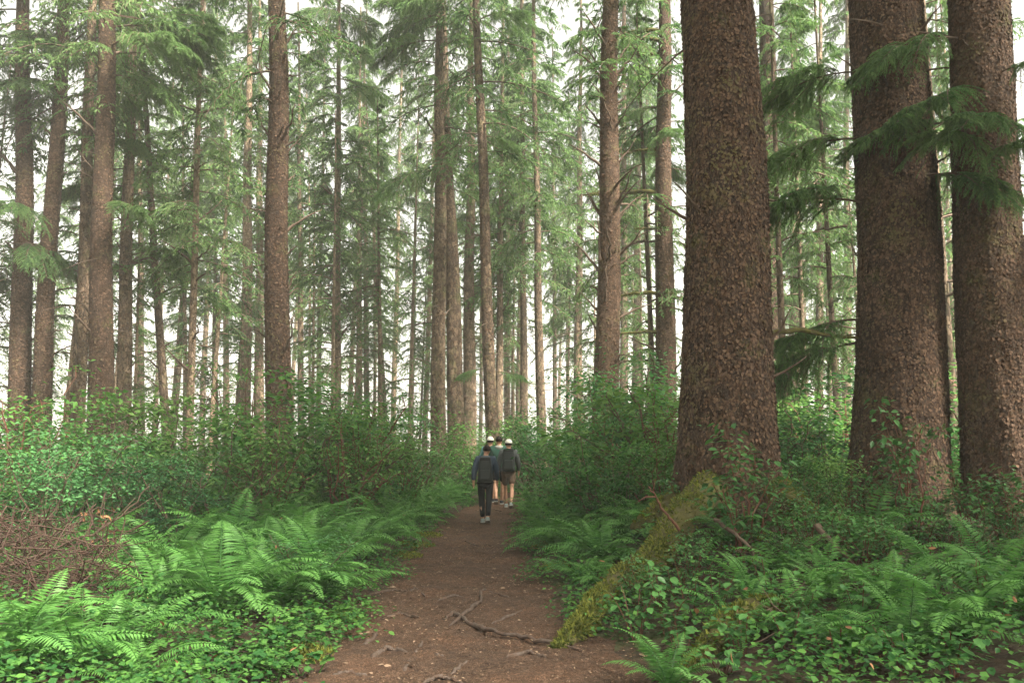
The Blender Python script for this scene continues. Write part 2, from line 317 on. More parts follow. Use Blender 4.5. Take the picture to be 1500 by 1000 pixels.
for v in range(6):
    a = Acc(); L = [.22, .36, .55, .8, 1.15, .3][v]
    ax = sweep(7, L, rnd(.0, 1.0), rnd(-.3, .5), rnd(-.3, .3)); ax[1:-1] += rng.normal(0, .012, (5, 3))
    a.tube(np.vstack([[-.12, 0, -.02], ax]), np.concatenate([[.08], np.linspace(.045, .010, 7)])*(.75+.3*L), 6, .5, 0, noise=.1)
    if L > .5:
        for q in range(3):
            t = rnd(.4, .9); b = np.array([np.interp(t, np.linspace(0, 1, 7), ax[:, c]) for c in range(3)])
            d = np.array([rnd(.3, .8), rnd(-.8, .8), rnd(-.4, .3)]); a.tube([b, b+d*.15, b+d*.3+np.array([0, 0, -.04])], [.008, .006, .003], 4)
    STUB.append(a.mesh('dead_branch', M_twig, True))
MOSSB = []
for v in range(3):
    a = Acc(); L = [1.4, 1.9, 1.1][v]; ax = sweep(9, L, rnd(-.05, .12), rnd(0, .18), rnd(-.15, .15)); ax[1:] += rng.normal(0, .015, (8, 3))
    a.tube(np.vstack([[-.2, 0, 0], ax]), np.concatenate([[.08], np.linspace(.065, .02, 9)]), 7, .4, 0, noise=.15)
    k = 500; t = rnd(0, .95, k); b = np.stack([np.interp(t, np.linspace(0, 1, 9), ax[:, c]) for c in range(3)], -1)
    dn = rng.normal(0, 1, (k, 3)); dn[:, 2] -= .5; dn = nrm(dn)
    a.stamp(*BLADE, b+dn*.02, dn+np.array([0, 0, -.5]), rng.normal(0, 1, (k, 3)), rnd(.03, .09, k), .018, rnd(0, .8, k), 1)
    for q in range(4):
        t = rnd(.45, .95); b = np.array([np.interp(t, np.linspace(0, 1, 9), ax[:, c]) for c in range(3)])
        a.tube([b, b+[.15, rnd(-.2, .2), rnd(-.05, .12)], b+[.3, rnd(-.35, .35), rnd(-.1, .2)]], [.012, .008, .003], 4)
    MOSSB.append(a.mesh('mossy_branch', [M_mossy, M_moss], True))
def tree(name, xb, xt, wpx, dia, label, group=None, H=32, crownm=None, near=False, stubs=0, boughs=(), flare=.35, d=None, cs=1., mossb=(), limbs=(), yb=550):
    d = d or dia*F/wpx
    P1, P2 = at(xb, yb, d), at(xt, 0, d); ax = nrm(P2-P1)
    base = P1+ax*((gz1(P1[0], P1[1])-P1[2])/ax[2]); base[2] = gz1(base[0], base[1])-.05
    e = ob(name, None, loc=base, label=label, category='tree'); e.empty_display_size = .2
    e.rotation_euler = Vector((0, 0, 1)).rotation_difference(Vector(ax)).to_euler()
    if group: e['group'] = group
    inv = Matrix(e.rotation_euler.to_matrix()).transposed()
    sides = 200 if near else (40 if wpx > 18 else 20)
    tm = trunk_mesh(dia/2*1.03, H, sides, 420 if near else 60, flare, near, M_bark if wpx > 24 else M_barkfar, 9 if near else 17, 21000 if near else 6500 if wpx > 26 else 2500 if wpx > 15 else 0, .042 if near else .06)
    if isinstance(tm, tuple):
        to = ob('trunk', tm[0], e); ob('bark_flakes', tm[1], to, kind='stuff')
    else: ob('trunk', tm, e)
    if crownm: ob('crown', crownm, e, rot=(0, 0, rnd(0, 6.28)), scale=(cs, cs, H/32))
    def rad(h): return dia/2*(1-.8*(max(h, 0)/H)**1.1)
    for q in range(int(stubs*(1 if near else 1.5))):
        h = 1.2+rnd(0, 1)*min(14, d*.55); az = (0 if rnd(0, 1) < .45 else np.pi)+rng.normal(0, .9); r_ = rad(h)*.93
        ob('dead_branch', STUB[rng.integers(0, 6)], e, loc=(r_*math.cos(az), r_*math.sin(az), h), rot=(0, rnd(-.4, .3), az), scale=rnd(.7, 1.3)*(1 if d > 15 else .6))
    for (py, az, sc, up) in limbs:
        h = (at(xb, py, d)[2]-base[2])/ax[2]
        ob('dead_branch', STUB[3 if sc < 1 else 4], e, loc=(rad(h)*.93*math.cos(R(az)), rad(h)*.93*math.sin(R(az)), h), rot=(rnd(-.5, .5), -up, R(az)), scale=(sc, sc*1.25, sc*1.25))
    for (py, az, sc, v) in mossb:
        h = (at(xb, py, d)[2]-base[2])/ax[2]
        ob('mossy_branch', MOSSB[v % 3], e, loc=(rad(h)*.9*math.cos(R(az)), rad(h)*.9*math.sin(R(az)), h), rot=(rnd(-.4, .4), 0, R(az)), scale=sc)
    for (py, az, L, v) in boughs:
        h = (at(xb, py, d)[2]-base[2])/ax[2]
        ob('bough', BOUGH[v % 5], e, loc=(rad(h)*.9*math.cos(R(az)), rad(h)*.9*math.sin(R(az)), h), rot=(rnd(-.3, .3), rnd(-.1, .25), R(az)), scale=(L, L, L))
    return e
SP = 'spruce_tree'
def rb(k, y0=-60, y1=330, L0=2, L1=3.6): return [(rnd(y0, y1), rnd(0, 360), rnd(L0, L1), int(rng.integers(0, 5))) for _ in range(int(k*1.1))]
HI = lambda: CROWN_HIGH[rng.integers(0, 3)]
BIG = tree(SP, 1068, 1043, 120, 1.12, 'huge scaly spruce beside the trail with a mossy root running down to the path', near=True, H=36, flare=.26, crownm=CROWN_BIG[0], stubs=16, cs=1.)
tree(SP, 1314, 1302, 118, 1.26, 'huge flaky-barked spruce with a dead limb and leafy shrub at its foot', near=True, H=37, flare=.2, crownm=CROWN_BIG[1], stubs=8, cs=1.,
     boughs=[(300, 185, 2.0, 0), (470, 178, 1.7, 1), (200, 165, 1.8, 2), (100, 160, 1.7, 1), (270, 300, 1.5, 3), (500, 150, 2.0, 3)])
tree(SP, 1462, 1431, 96, .98, 'dark shaded spruce trunk with green boughs hanging across its bark', near=True, H=34, flare=.2, crownm=CROWN_BIG[0], stubs=6, cs=1.,
     boughs=[(150, 205, 1.7, 0), (200, 235, 1.5, 1), (120, 285, 1.3, 2), (60, 190, 1.8, 3), (240, 260, 1.3, 4), (330, 320, 1.4, 0), (180, 170, 1.8, 1), (215, 215, 1.4, 4)])
tree(SP, 974, 972, 31, .78, 'spruce with mossy horizontal branches just behind the huge trailside trunk', H=33, crownm=HI(), stubs=6,
     mossb=[(45, 180, 1.2, 0), (60, 190, 1.3, 1), (78, 172, 1., 2), (220, 182, 1.0, 0), (283, 186, 1.5, 1), (335, 175, .8, 2), (430, 184, 1.2, 0), (487, 180, 1., 1)], boughs=rb(5, 40, 420, 1.5, 2.5))
tree(SP, 889, 895, 37, .82, 'stout spruce bristling with snapped upward branch stubs above the shrubs', H=33, crownm=HI(), stubs=44,
     limbs=[(118, 195, .95, .35), (112, 165, 1.05, .5), (100, 215, 1.1, 1.0), (185, 190, .95, .35), (272, 200, .7, .6), (313, 170, .9, .4), (396, 185, 1.0, .3), (378, 205, 1., .9), (456, 190, .75, .25), (483, 170, .8, .4), (60, 20, .8, .5), (250, -15, .6, .6), (350, 10, .6, .4), (440, 250, .9, .5), (200, 280, .9, .6)])
tree(SP, 1126, 1124, 36, .92, 'brown spruce seen in the gap between the two huge trunks', H=33, crownm=HI(), stubs=8, boughs=rb(6, 0, 420, 2, 3))
tree(SP, 1200, 1201, 13, .42, 'slim dark spruce in the gap between the two huge trunks', H=28, crownm=CROWN_LOW[0], stubs=4, boughs=rb(7, 40, 480, 1.8, 3))
tree(SP, 1165, 1163, 19, .72, 'pale hazy spruce between the brown and the slim dark spruce', H=31, crownm=CROWN_FAR[0])
tree(SP, 1241, 1240, 14, .5, 'narrow spruce half hidden behind the huge flaky trunk', H=30, crownm=CROWN_FAR[1])
tree(SP, 408, 405, 39, .86, 'thick knotty spruce rising behind a bright leafy bush', H=33, crownm=HI(), stubs=26)
tree(SP, 31, 36, 30, .72, 'dark spruce at the edge of the dense dim stand', H=32, crownm=HI(), stubs=10, boughs=rb(8, -40, 420, 1.6, 2.8))
tree(SP, 63, 94, 27, .64, 'spruce trunk tilting toward the trail in the dim stand', H=32, crownm=HI(), stubs=8, boughs=rb(3, -40, 200, 2, 3))
tree(SP, 117, 136, 21, .5, 'slender tilted spruce touching a thicker upright trunk', H=31, crownm=HI(), stubs=10, boughs=rb(4, -20, 430, 1.5, 2.5))
tree(SP, 147, 157, 35, .78, 'thick dark upright spruce in the dim stand', H=33, crownm=HI(), stubs=10, boughs=[(40, 10, 3.6, 0), (70, -25, 3.4, 1), (20, 30, 3.8, 2), (110, 0, 2.6, 3), (300, 340, 2, 4)])
tree(SP, 181, 196, 21, .55, 'spruce with lichen-flecked bark beside the thick dark upright one', H=31, crownm=HI(), stubs=10, boughs=rb(5, -20, 380, 2, 3))
tree(SP, 238, 203, 13, .36, 'thin spruce leaning away from the trail over the shrubs', H=27, crownm=CROWN_FAR[2], stubs=8)
tree(SP, 206, 205, 12, .5, 'pale straight spruce behind the leaning thin one', H=30, crownm=CROWN_FAR[3])
tree(SP, 280, 296, 12, .30, 'thin knobbly spruce pole with its foot showing in a bright gap', H=26, crownm=CROWN_FAR[0], stubs=14, cs=.8)
tree(SP, 271, 266, 7, .26, 'spindly pole crossing close behind the thin knobbly spruce', H=24, crownm=CROWN_LOW[1])
tree(SP, 315, 316, 9, .42, 'hazy spruce between the knobbly pole and the pink-brown trunk', H=30, crownm=CROWN_FAR[1])
tree(SP, 331, 330, 10, .46, 'hazy pale spruce with bare side twigs near the pink-brown trunk', H=30, crownm=CROWN_FAR[2])
tree(SP, 360, 366, 18, .62, 'pink-brown spruce standing close to the thick knotty trunk', H=32, crownm=CROWN_FAR[3], stubs=8)
tree(SP, 380, 381, 15, .6, 'spruce half hidden right behind the thick knotty trunk', H=32, crownm=CROWN_FAR[0])
tree(SP, 441, 437, 10, .4, 'straight slim spruce next to the thick knotty trunk', H=29, crownm=CROWN_FAR[1], stubs=6)
tree(SP, 454, 452, 5, .2, 'very thin sapling pole between two slim spruces', H=20, crownm=CROWN_LOW[2])
tree(SP, 493, 497, 13, .42, 'slim rough spruce standing alone above the shrubs', H=30, crownm=CROWN_FAR[2], stubs=14, boughs=rb(5, -20, 200, 2, 3))
tree(SP, 526, 528, 10, .42, 'slim spruce touching a darker twin in the middle distance', H=30, crownm=CROWN_FAR[3], stubs=4)
tree(SP, 537, 532, 9, .40, 'darker twin of a pair of slim touching spruces', H=30, crownm=CROWN_FAR[0])
tree(SP, 560, 528, 8, .34, 'thin leaning hazy spruce beyond the leggy bushes', H=26, crownm=CROWN_LOW[0])
tree(SP, 643, 645, 20, .64, 'straight spruce of a crossed pair beside the trail end', H=32, crownm=HI(), stubs=10, boughs=[(20, 150, 3.4, 0), (60, 190, 3.2, 1), (0, 215, 3, 2), (250, 200, 3, 3), (-30, 120, 3.5, 4)], d=33)
tree(SP, 667, 646, 24, .74, 'smooth leaning spruce of a crossed pair beside the trail end', H=32, crownm=HI(), d=34.5)
tree(SP, 687, 691, 20, .76, 'pale broad spruce behind the crossed pair', H=33, crownm=CROWN_FAR[1], stubs=6)
tree(SP, 718, 698, 18, .52, 'lichen-green leaning spruce right behind the hikers', H=31, crownm=HI(), boughs=[(0, 200, 3.2, 0), (30, 330, 2.6, 1), (540, 190, 1.2, 2), (200, 350, 1.8, 3), (545, 350, 1.3, 4)], d=31)
tree(SP, 731, 738, 12, .46, 'spruce of a close pair beyond the hikers with a low green bough', H=31, crownm=CROWN_FAR[2], stubs=10, boughs=[(120, 10, 3, 0), (180, 340, 2.6, 1)])
tree(SP, 743, 745, 10, .46, 'hazier spruce of a close pair beyond the hikers', H=31, crownm=CROWN_FAR[3])
tree(SP, 767, 764, 12, .46, 'twiggy spruce standing in front of the bright gap beyond the hikers', H=31, crownm=CROWN_FAR[0], stubs=10)
tree(SP, 791, 781, 14, .48, 'smooth tapering spruce leaning over the bright gap beyond the hikers', H=31, crownm=CROWN_FAR[1])
tree(SP, 847, 851, 14, .58, 'pale spruce close to the stout bristling trunk', H=31, crownm=CROWN_FAR[2], stubs=10)
tree(SP, 933, 936, 16, .7, 'pale hazy spruce between the bristling trunk and the mossy-branched one', H=31, crownm=CROWN_FAR[3])
# far poles in the haze
far_x = [8, 52, 98, 155, 212, 228, 256, 300, 343, 395, 424, 466, 479, 511, 549, 577, 588, 604, 622, 660, 676, 705, 752, 757, 799, 812, 818, 833, 861, 910, 917, 950, 957, 1110, 1150, 1182, 1215, 1228, 1390, 1400]
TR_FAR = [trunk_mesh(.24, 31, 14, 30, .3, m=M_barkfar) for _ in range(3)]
def simple_tree(name, x, y, trunkm, crownm, s, label, group):
    e = ob(name, None, loc=(x, y, gz1(x, y)-.05), label=label, category='tree', group=group, rot=(rnd(-.02, .02), rnd(-.03, .03), rnd(0, 6.28)), scale=(s, s, s*(1.4 if trunkm in TR_FAR else 1.1)))
    ob('trunk', trunkm, e); ob('crown', crownm, e, rot=(0, 0, rnd(0, 6.28)))
for i, px in enumerate([q for j_, q in enumerate(far_x) if j_ % 4]):
    d = rnd(46, 88); P = at(px+rnd(-3, 3), 600, d)
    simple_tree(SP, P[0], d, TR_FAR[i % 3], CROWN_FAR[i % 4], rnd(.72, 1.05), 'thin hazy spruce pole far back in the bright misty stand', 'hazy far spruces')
TR_NEAR = trunk_mesh(.42, 34, 28, 40, .3, m=M_bark)
for x, y in [(8.5, 3.5), (10.5, 7.0), (15.5, .5), (19, -2.5), (16, -5.5), (-7.5, 3.5), (-10.5, 7.0), (-6.0, -3.0), (-11, -2), (-4, -10), (6, -10), (-14, 4), (-15, 12), (15, 13)]:  # out-of-frame spruces, added to shade the foreground and the near haze
    simple_tree(SP, x, y, TR_NEAR, CROWN_BIG[int(rng.integers(0, 2))], rnd(.85, 1.0), 'unseen spruce added around the near end of the trail to shade the foreground', 'shade spruces added around the near trail')
TR_LOW = trunk_mesh(.11, 15, 10, 24, .3, m=M_barkfar)
low = [(20, 34), (95, 31), (165, 40), (250, 44), (310, 36), (345, 48), (460, 42), (520, 50), (560, 38), (600, 46), (615, 60), (640, 54), (690, 58), (750, 48), (830, 52), (870, 44), (940, 40), (1140, 36), (1180, 27), (1225, 24), (1215, 40), (1395, 22), (1420, 30), (-40, 28), (1480, 26), (1270, 30), (60, 45), (200, 34), (490, 36), (720, 52), (900, 34), (960, 30), (1150, 24)]
low += [(px, float(rnd(48, 76))) for px in list(range(-20, 1460, 95)) if not (225 < px < 300 or 775 < px < 850 or 980 < px < 1100)]
for i, (px, d) in enumerate(low):
    P = at(px, 600, d); simple_tree('hemlock_tree', P[0], d, TR_LOW, CROWN_LOW[i % 3], rnd(.75, 1.25), 'small misty hemlock with low green boughs behind the main trunks' if d > 46 else 'feathery young hemlock in the gaps beside the huge trunks' if px > 1000 else 'young feathery hemlock with green boughs down its thin stem between the spruce trunks', 'understory hemlocks')

# ------------------------------------------------------------------ mossy root of the huge spruce
def child_world(o, parent):
    o.parent = parent; bpy.context.view_layer.update(); o.matrix_parent_inverse = parent.matrix_world.inverted()
def mossy_root(pts, rad, name='root', moss=2600, parent=None):
    a = Acc(); pts = np.array(pts); t = np.linspace(0, 1, len(pts)); tt = np.linspace(0, 1, 26)
    P = np.stack([np.interp(tt, t, pts[:, c]) for c in range(3)], -1)
    for _ in range(2): P[1:-1] = (P[:-2]+P[1:-1]*2+P[2:])/4
    P += rng.normal(0, .012, P.shape); rr = np.interp(tt, t, rad)
    a.tube(P, rr, 16, .5, 0, noise=.05); o = ob(name, a.mesh(name, M_mossy, True))
    b = Acc(); q = rnd(0, 1, moss)**.9*.96; c = np.stack([np.interp(q, tt, P[:, k]) for k in range(3)], -1); r_ = np.interp(q, tt, rr)
    tg = nrm(P[-1]-P[0]); u = nrm(np.cross(tg, [0, 0, 1.])); v = np.cross(u, tg); v = v if v[2] > 0 else -v
    q = q[np.sin(q*17+1)+np.sin(q*41)+rng.normal(0, .9, moss) > -.7]; moss = len(q); c = np.stack([np.interp(q, tt, P[:, k]) for k in range(3)], -1); r_ = np.interp(q, tt, rr)
    an = rng.normal(0, .75, moss); dn = np.sin(an)[:, None]*u+np.cos(an)[:, None]*v
    b.stamp(*BLADE, c+dn*(r_*.96)[:, None], nrm(dn*.6+rng.normal(0, .6, (moss, 3))+[0, 0, -.2]), rng.normal(0, 1, (moss, 3)), rnd(.03, .075, moss), rnd(.012, .03, moss), rnd(0, 1, moss))
    mo = ob('moss', b.mesh('moss', M_moss), o, kind='stuff')
    if parent is not None: child_world(o, parent)
    return o
g = lambda px, py, dz=0: onground(px, py)+np.array([0, 0, dz])
bx, by = BIG.location.x, BIG.location.y; bz = gz1(bx, by)
def onz(p, dz): p = np.array(p); p[2] = gz1(p[0], p[1])+dz; return p
mossy_root([(bx-.12, by-.1, bz+.42), onz(at(1000, 765, 9.85), .30), onz(at(950, 840, 9.0), .20), onz(at(890, 880, 8.35), .12), onz(g(850, 932), .05), g(805, 950, -.08)], [.30, .21, .165, .135, .10, .03], 'root', 10000, BIG)
mossy_root([(bx+.15, by-.1, bz+.35), (bx+.5, by-.6, bz+.12), (bx+.75, by-1.15, bz-.15)], [.3, .2, .08], 'root', 2600, BIG)
mossy_root([(bx-.1, by+.05, bz+.3), (bx-.8, by-.05, bz+.08), (bx-1.4, by-.15, bz-.25)], [.28, .18, .07], 'root', 1600, BIG)
mr = mossy_root([g(1000, 985, -.05), g(1060, 940, .1), g(1120, 920, .16), g(1190, 915, .02)], [.06, .11, .12, .06], 'mossy_log', 2200)
mr['label'] = 'short moss-covered log lying among glossy leaves near the huge trunk'; mr['category'] = 'log'

# roots across the trail
roots = [[(650, 905), (665, 895), (690, 915), (720, 925), (770, 935), (830, 945), (850, 950)], [(660, 915), (690, 890), (706, 880), (703, 865), (712, 862)], [(720, 912), (745, 902), (765, 895), (790, 890)],
         [(540, 975), (548, 960), (565, 950), (585, 952), (600, 958)], [(480, 995), (505, 985), (540, 990)], [(605, 960), (615, 948), (618, 938)], [(630, 955), (645, 962), (652, 960)], [(600, 868), (608, 860), (622, 872)], [(655, 790), (680, 792), (700, 798)], [(560, 905), (585, 898), (612, 902)], [(640, 880), (660, 872), (684, 874)], [(740, 960), (775, 955), (800, 962)],
         [(526, 950), (545, 938), (553, 925)], [(660, 985), (675, 975), (690, 965)], [(500, 978), (510, 965), (520, 950)], [(590, 985), (596, 975), (602, 965)], [(700, 740), (716, 744), (735, 748)], [(715, 730), (735, 735), (750, 738)], [(620, 995), (650, 990), (680, 1000)],
         [(715, 866), (735, 872), (752, 876)], [(540, 868), (575, 864), (600, 866)]]
rl = ['thickest dark root snaking across the trail to the mossy root', 'crooked root joining the thickest root on the trail', 'pale straight root lying beside the thickest root', 'arched root looping out of the soil', 'long low root at the near trail edge']
for i, pl in enumerate(roots):
    P = np.array([onground(*p) for p in pl]); k = len(P)*5; t = np.linspace(0, 1, len(P)); tt = np.linspace(0, 1, k)
    P = np.stack([np.interp(tt, t, P[:, c]) for c in range(3)], -1)
    for _ in range(3): P[1:-1] = (P[:-2]+P[1:-1]*2+P[2:])/4
    r0 = [.027, .024, .02, .028, .026][i] if i < 5 else rnd(.016, .027)
    P[:, 2] += r0*(.15+.55*np.sin(np.pi*tt))-.012; P += rng.normal(0, .006, P.shape)
    a = Acc(); a.tube(P, r0*(1-.5*tt)*np.minimum(1, .25+5*tt)*(1+.15*np.sin(tt*20+i)), 9, .5, 0, noise=.07)
    o = ob('exposed_root', a.mesh('exposed_root', M_root, True), category='root', label=rl[i] if i < 5 else 'short worn tree root poking out of the brown trail', group='roots on the trail')

# ------------------------------------------------------------------ undergrowth
def leaf_sprays(a, C, nl, L, spread, tint, tmpl=LEAF, flat=.35, wr=.55):
    """flat sprays of leaves round the centres C"""
    n = len(C)*nl; c = np.repeat(C, nl, 0); off = rng.normal(0, 1, (n, 3))*[spread, spread, spread*flat]
    th = np.arctan2(off[:, 1], off[:, 0])+rng.normal(0, .7, n)
    X = np.stack([np.cos(th), np.sin(th), rnd(-.55, .25, n)], -1); N = np.stack([rnd(-.5, .5, n), rnd(-.5, .5, n), np.ones(n)], -1)
    l = L*rnd(.6, 1.3, n); a.stamp(*tmpl, c+off, X, N, l, l*wr*rnd(.8, 1.2, n), np.clip(np.repeat(tint, nl)+rng.normal(0, .14, n), 0, 1))
def bush(Hh, Rr, ncl, nl, L, leggy=0, red=0, tmpl=LEAF, wr=.55):
    a = Acc(); C = []
    for s in range(9+4*leggy):
        az = rnd(0, 6.28); ln = Rr*rnd(.2, .95); top = np.array([ln*math.cos(az), ln*math.sin(az), Hh*rnd(.6, 1)*math.sqrt(max(.1, 1-(ln/Rr)**2*.7))])
        b = np.array([rnd(-.12, .12), rnd(-.12, .12), -.1]); t = np.linspace(0, 1, 8)[:, None]
        P = b+(top-b)*t+np.array([0, 0, .25*Hh])*np.sin(np.pi*t)*.35+rng.normal(0, .02, (8, 3)); a.tube(P, np.linspace(.013, .004, 8)*(.6+.4*Hh), 4, .4, 1)
        for q in range(5):
            i = rng.integers(2, 8); d = rng.normal(0, 1, 3); d[2] = abs(d[2])*.5; d = nrm(d)*rnd(.15, .4)*Hh*.5
            e = P[i]+d; a.tube([P[i], P[i]+d*.5+[0, 0, .02], e], [.005, .004, .002], 3, .4, 1, cap=False); C.append(e); C.append(P[i]+d*.6)
    C = np.array(C)
    k = max(0, ncl-len(C)); th = rnd(0, 6.28, k); ph = np.arccos(rnd(.0, 1, k)); rr = rnd(.55, 1, k)**.6
    D = np.stack([Rr*rr*np.sin(ph)*np.cos(th), Rr*rr*np.sin(ph)*np.sin(th), Hh*(.12+.88*rr*np.cos(ph))], -1); D += rng.normal(0, .06, D.shape)
    C = np.vstack([C, D]) if k else C
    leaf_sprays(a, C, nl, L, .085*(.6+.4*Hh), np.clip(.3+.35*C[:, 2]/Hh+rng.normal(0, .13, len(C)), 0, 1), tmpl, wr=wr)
    return a
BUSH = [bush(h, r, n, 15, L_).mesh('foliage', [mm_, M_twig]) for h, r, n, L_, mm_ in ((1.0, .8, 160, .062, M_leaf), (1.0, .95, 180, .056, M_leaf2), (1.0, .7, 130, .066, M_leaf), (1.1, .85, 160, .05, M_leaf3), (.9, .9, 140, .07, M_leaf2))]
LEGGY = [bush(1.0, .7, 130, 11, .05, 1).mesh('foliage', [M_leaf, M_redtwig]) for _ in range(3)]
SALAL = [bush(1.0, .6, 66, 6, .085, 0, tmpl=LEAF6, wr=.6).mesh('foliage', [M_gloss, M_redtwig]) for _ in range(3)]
# bushes: pixel of the visible top, depth, size; kinds
def put_bush(px, py, d, kind, wid=1., label='', group=None, name='leafy_bush', m=None):
    T = at(px, py, d); z0 = gz1(T[0], d); h = max(.5, T[2]-z0)*1.14
    if d < 25:
        c_ = float(trail_c(d)); need = float(trail_w(d))+.35+.8*h*wid
        if abs(T[0]-c_) < need: T[0] = c_+need*(1 if T[0] > c_ else -1)
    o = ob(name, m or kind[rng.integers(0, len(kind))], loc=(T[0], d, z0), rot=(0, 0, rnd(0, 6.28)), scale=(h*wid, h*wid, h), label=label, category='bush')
    if group: o['group'] = group
    return o
put_bush(430, 565, 17, BUSH, .85, 'tall bright leafy bush in front of the thick knotty spruce')
put_bush(80, 565, 14.5, LEGGY, .7, 'blue-green leggy bush in front of the dim stand')
put_bush(600, 560, 18.5, LEGGY, .7, 'leggy open bush with bare dark stems left of the hikers'.replace(' left of', ' beside'))
put_bush(1085, 650, 9.0, SALAL, .75, 'sparse leafy shrub growing against the huge trailside trunk')
put_bush(1320, 615, 10.0, SALAL, .55, 'yellow-green leafy sapling with a red stem before the huge flaky trunk')
for px, py, d in [(905, 850, 8.1), (1010, 830, 8.3), (1190, 700, 9.6), (1150, 740, 9.0), (1230, 760, 8.8), (1020, 790, 8.6), (1000, 690, 10.8), (1400, 760, 9.2), (1290, 790, 8.6), (1470, 735, 9.7), (1425, 745, 9.6), (1500, 760, 9.2), (1375, 735, 10.2), (1130, 700, 9.9), (1240, 690, 10.4), (1290, 705, 10.2), (1410, 700, 10.1), (1465, 695, 9.9), (1345, 725, 9.7), (1180, 770, 8.8)]:
    put_bush(px, py, d, SALAL, .8, 'dark glossy-leaved shrub at the feet of the huge trunks', 'glossy shrubs under the huge trunks')
put_bush(900, 555, 17.5, BUSH, .8, 'big bright bush below the stout bristling spruce')
G1 = 'bushes filling the undergrowth'
L1 = 'dense green leafy bush in the thicket behind the ferns'
for px, py, d in [(20, 595, 13), (150, 585, 14.5), (230, 600, 15.5), (300, 615, 17), (350, 580, 19), (480, 580, 19), (520, 590, 21), (560, 610, 17), (620, 615, 20), (660, 620, 23), (690, 622, 27), (-30, 600, 15), (110, 640, 11.5),
                  (200, 655, 12.5), (330, 640, 14), (400, 640, 14.5), (520, 640, 16), (590, 645, 17), (640, 640, 20), (-10, 665, 10.5), (60, 680, 10), (260, 670, 12),
                  (780, 610, 28), (800, 605, 25), (840, 590, 22), (870, 580, 19), (930, 570, 17), (960, 580, 15.5), (985, 590, 14.5), (810, 630, 21), (850, 640, 18), (900, 640, 15), (950, 650, 13.5), (985, 660, 12.6), (760, 618, 32), (735, 620, 36), (720, 622, 40),
                  (1160, 560, 17), (1190, 545, 19), (1220, 570, 16), (1200, 600, 14), (1160, 620, 13), (1230, 640, 13.5), (1390, 560, 16), (1400, 620, 14), (1385, 650, 13), (1500, 640, 13), (1210, 660, 11.8), (1180, 680, 11.2), (870, 650, 13.2), (915, 660, 12.6), (965, 650, 12.2)]:
    L1 = ('leafy bush in the thicket below the dim stand of dark trunks' if px < 300 else 'leafy bush in the thicket across the trail from the huge trunk' if px < 700 else
          'leafy bush on the bank between the hikers and the huge trailside trunk' if px < 1000 else 'leafy bush in the shade between and behind the huge trunks')
    put_bush(px, py+rnd(-25, 22), d, BUSH if rnd(0, 1) < .75 else LEGGY, rnd(.6, .95), L1, G1)
for i in range(46):
    px, py = (rnd(-60, 470), rnd(745, 900)) if i < 30 else (rnd(780, 1000), rnd(700, 800)) if i < 38 else (rnd(1120, 1520), rnd(800, 960))
    p = onground(px, py); h = rnd(.5, .85) if i < 38 else rnd(.35, .6)
    if abs(p[0]-float(trail_c(p[1]))) < float(trail_w(p[1]))+.6 or math.hypot(px-318, py-900) < 90 or (px < 215 and py > 770): continue
    ob('leafy_bush', (SALAL[i % 3] if i % 3 == 0 or i >= 38 else BUSH[i % 5]), loc=(p[0], p[1], gz1(p[0], p[1])-.02), rot=(0, 0, rnd(0, 6.28)), scale=(h*1.2, h*1.2, h), category='bush', group='low shrubs among the ferns',
       label='knee-high leafy shrub among the ferns near the brush heap' if i < 30 else 'knee-high shrub on the bank above the trail ferns' if i < 38 else 'ankle-high dark shrub in the shade of the huge trunks')
# a distant low belt of the same shrubs
for i in range(46):
    d = rnd(26, 60); x = rnd(-.66, .66)*d
    if abs(x-float(trail_c(d))) < 1.2: x += 2.4
    ob('leafy_bush', BUSH[i % 5], loc=(x, d, gz1(x, d)), rot=(0, 0, rnd(0, 6.28)), scale=(rnd(1.6, 2.8), rnd(1.6, 2.8), rnd(1.3, 2.4)), label='hazy low bush among the far trunks', category='bush', group='far bushes')

# ferns
def frond(L, rise, droop, acc=None, M4=np.eye(4), npair=30, mat=0, tint0=.45):
    a = acc or Acc(); n = npair; t = np.linspace(0, 1, n+4)
    ang = rise-droop*t**1.3; ds = L/(n+3); P = np.zeros((n+4, 3))
    P[1:, 0] = np.cumsum(np.cos(ang[:-1])*ds); P[1:, 2] = np.cumsum(np.sin(ang[:-1])*ds)
    Rm, T = M4[:3, :3], M4[:3, 3]; tg = nrm(np.gradient(P, axis=0))
    a.tube(P[::3]@Rm.T+T, np.linspace(.006, .0015, len(P[::3])), 3, .35, mat, cap=False)
    q = np.arange(3, n+4); tt = t[q]; wl = L*.17*np.sin(np.pi*np.clip(tt*.93+.06, 0, 1))**.7*(1.15-.5*tt)
    for s in (-1, 1):
        d = np.array([0, s, 0.])*.92+tg[q]*.38+np.array([0, 0, -.16]); up = np.cross(tg[q], [0, 1., 0]); up = up*np.sign(up[:, 2:3]+1e-6)
        d = d+rng.normal(0, .07, d.shape)
        a.stamp(*BLADE, P[q]@Rm.T+T, nrm(d)@Rm.T, up@Rm.T, wl*rnd(.85, 1.1, len(q)), L*.0235, np.clip(tint0+.35*tt+rng.normal(0, .08, len(q)), 0, 1), mat)
    return a
FROND = [frond(1, r, dr).mesh('frond', M_fern, False) for r, dr in ((1.15, 1.5), (.9, 1.5), (1.3, 1.3), (.65, 1.2), (1.0, 1.9))]
FROND_DEAD = frond(.8, .5, 1.5, tint0=.4).mesh('frond', M_dead, False)
FERNS = []
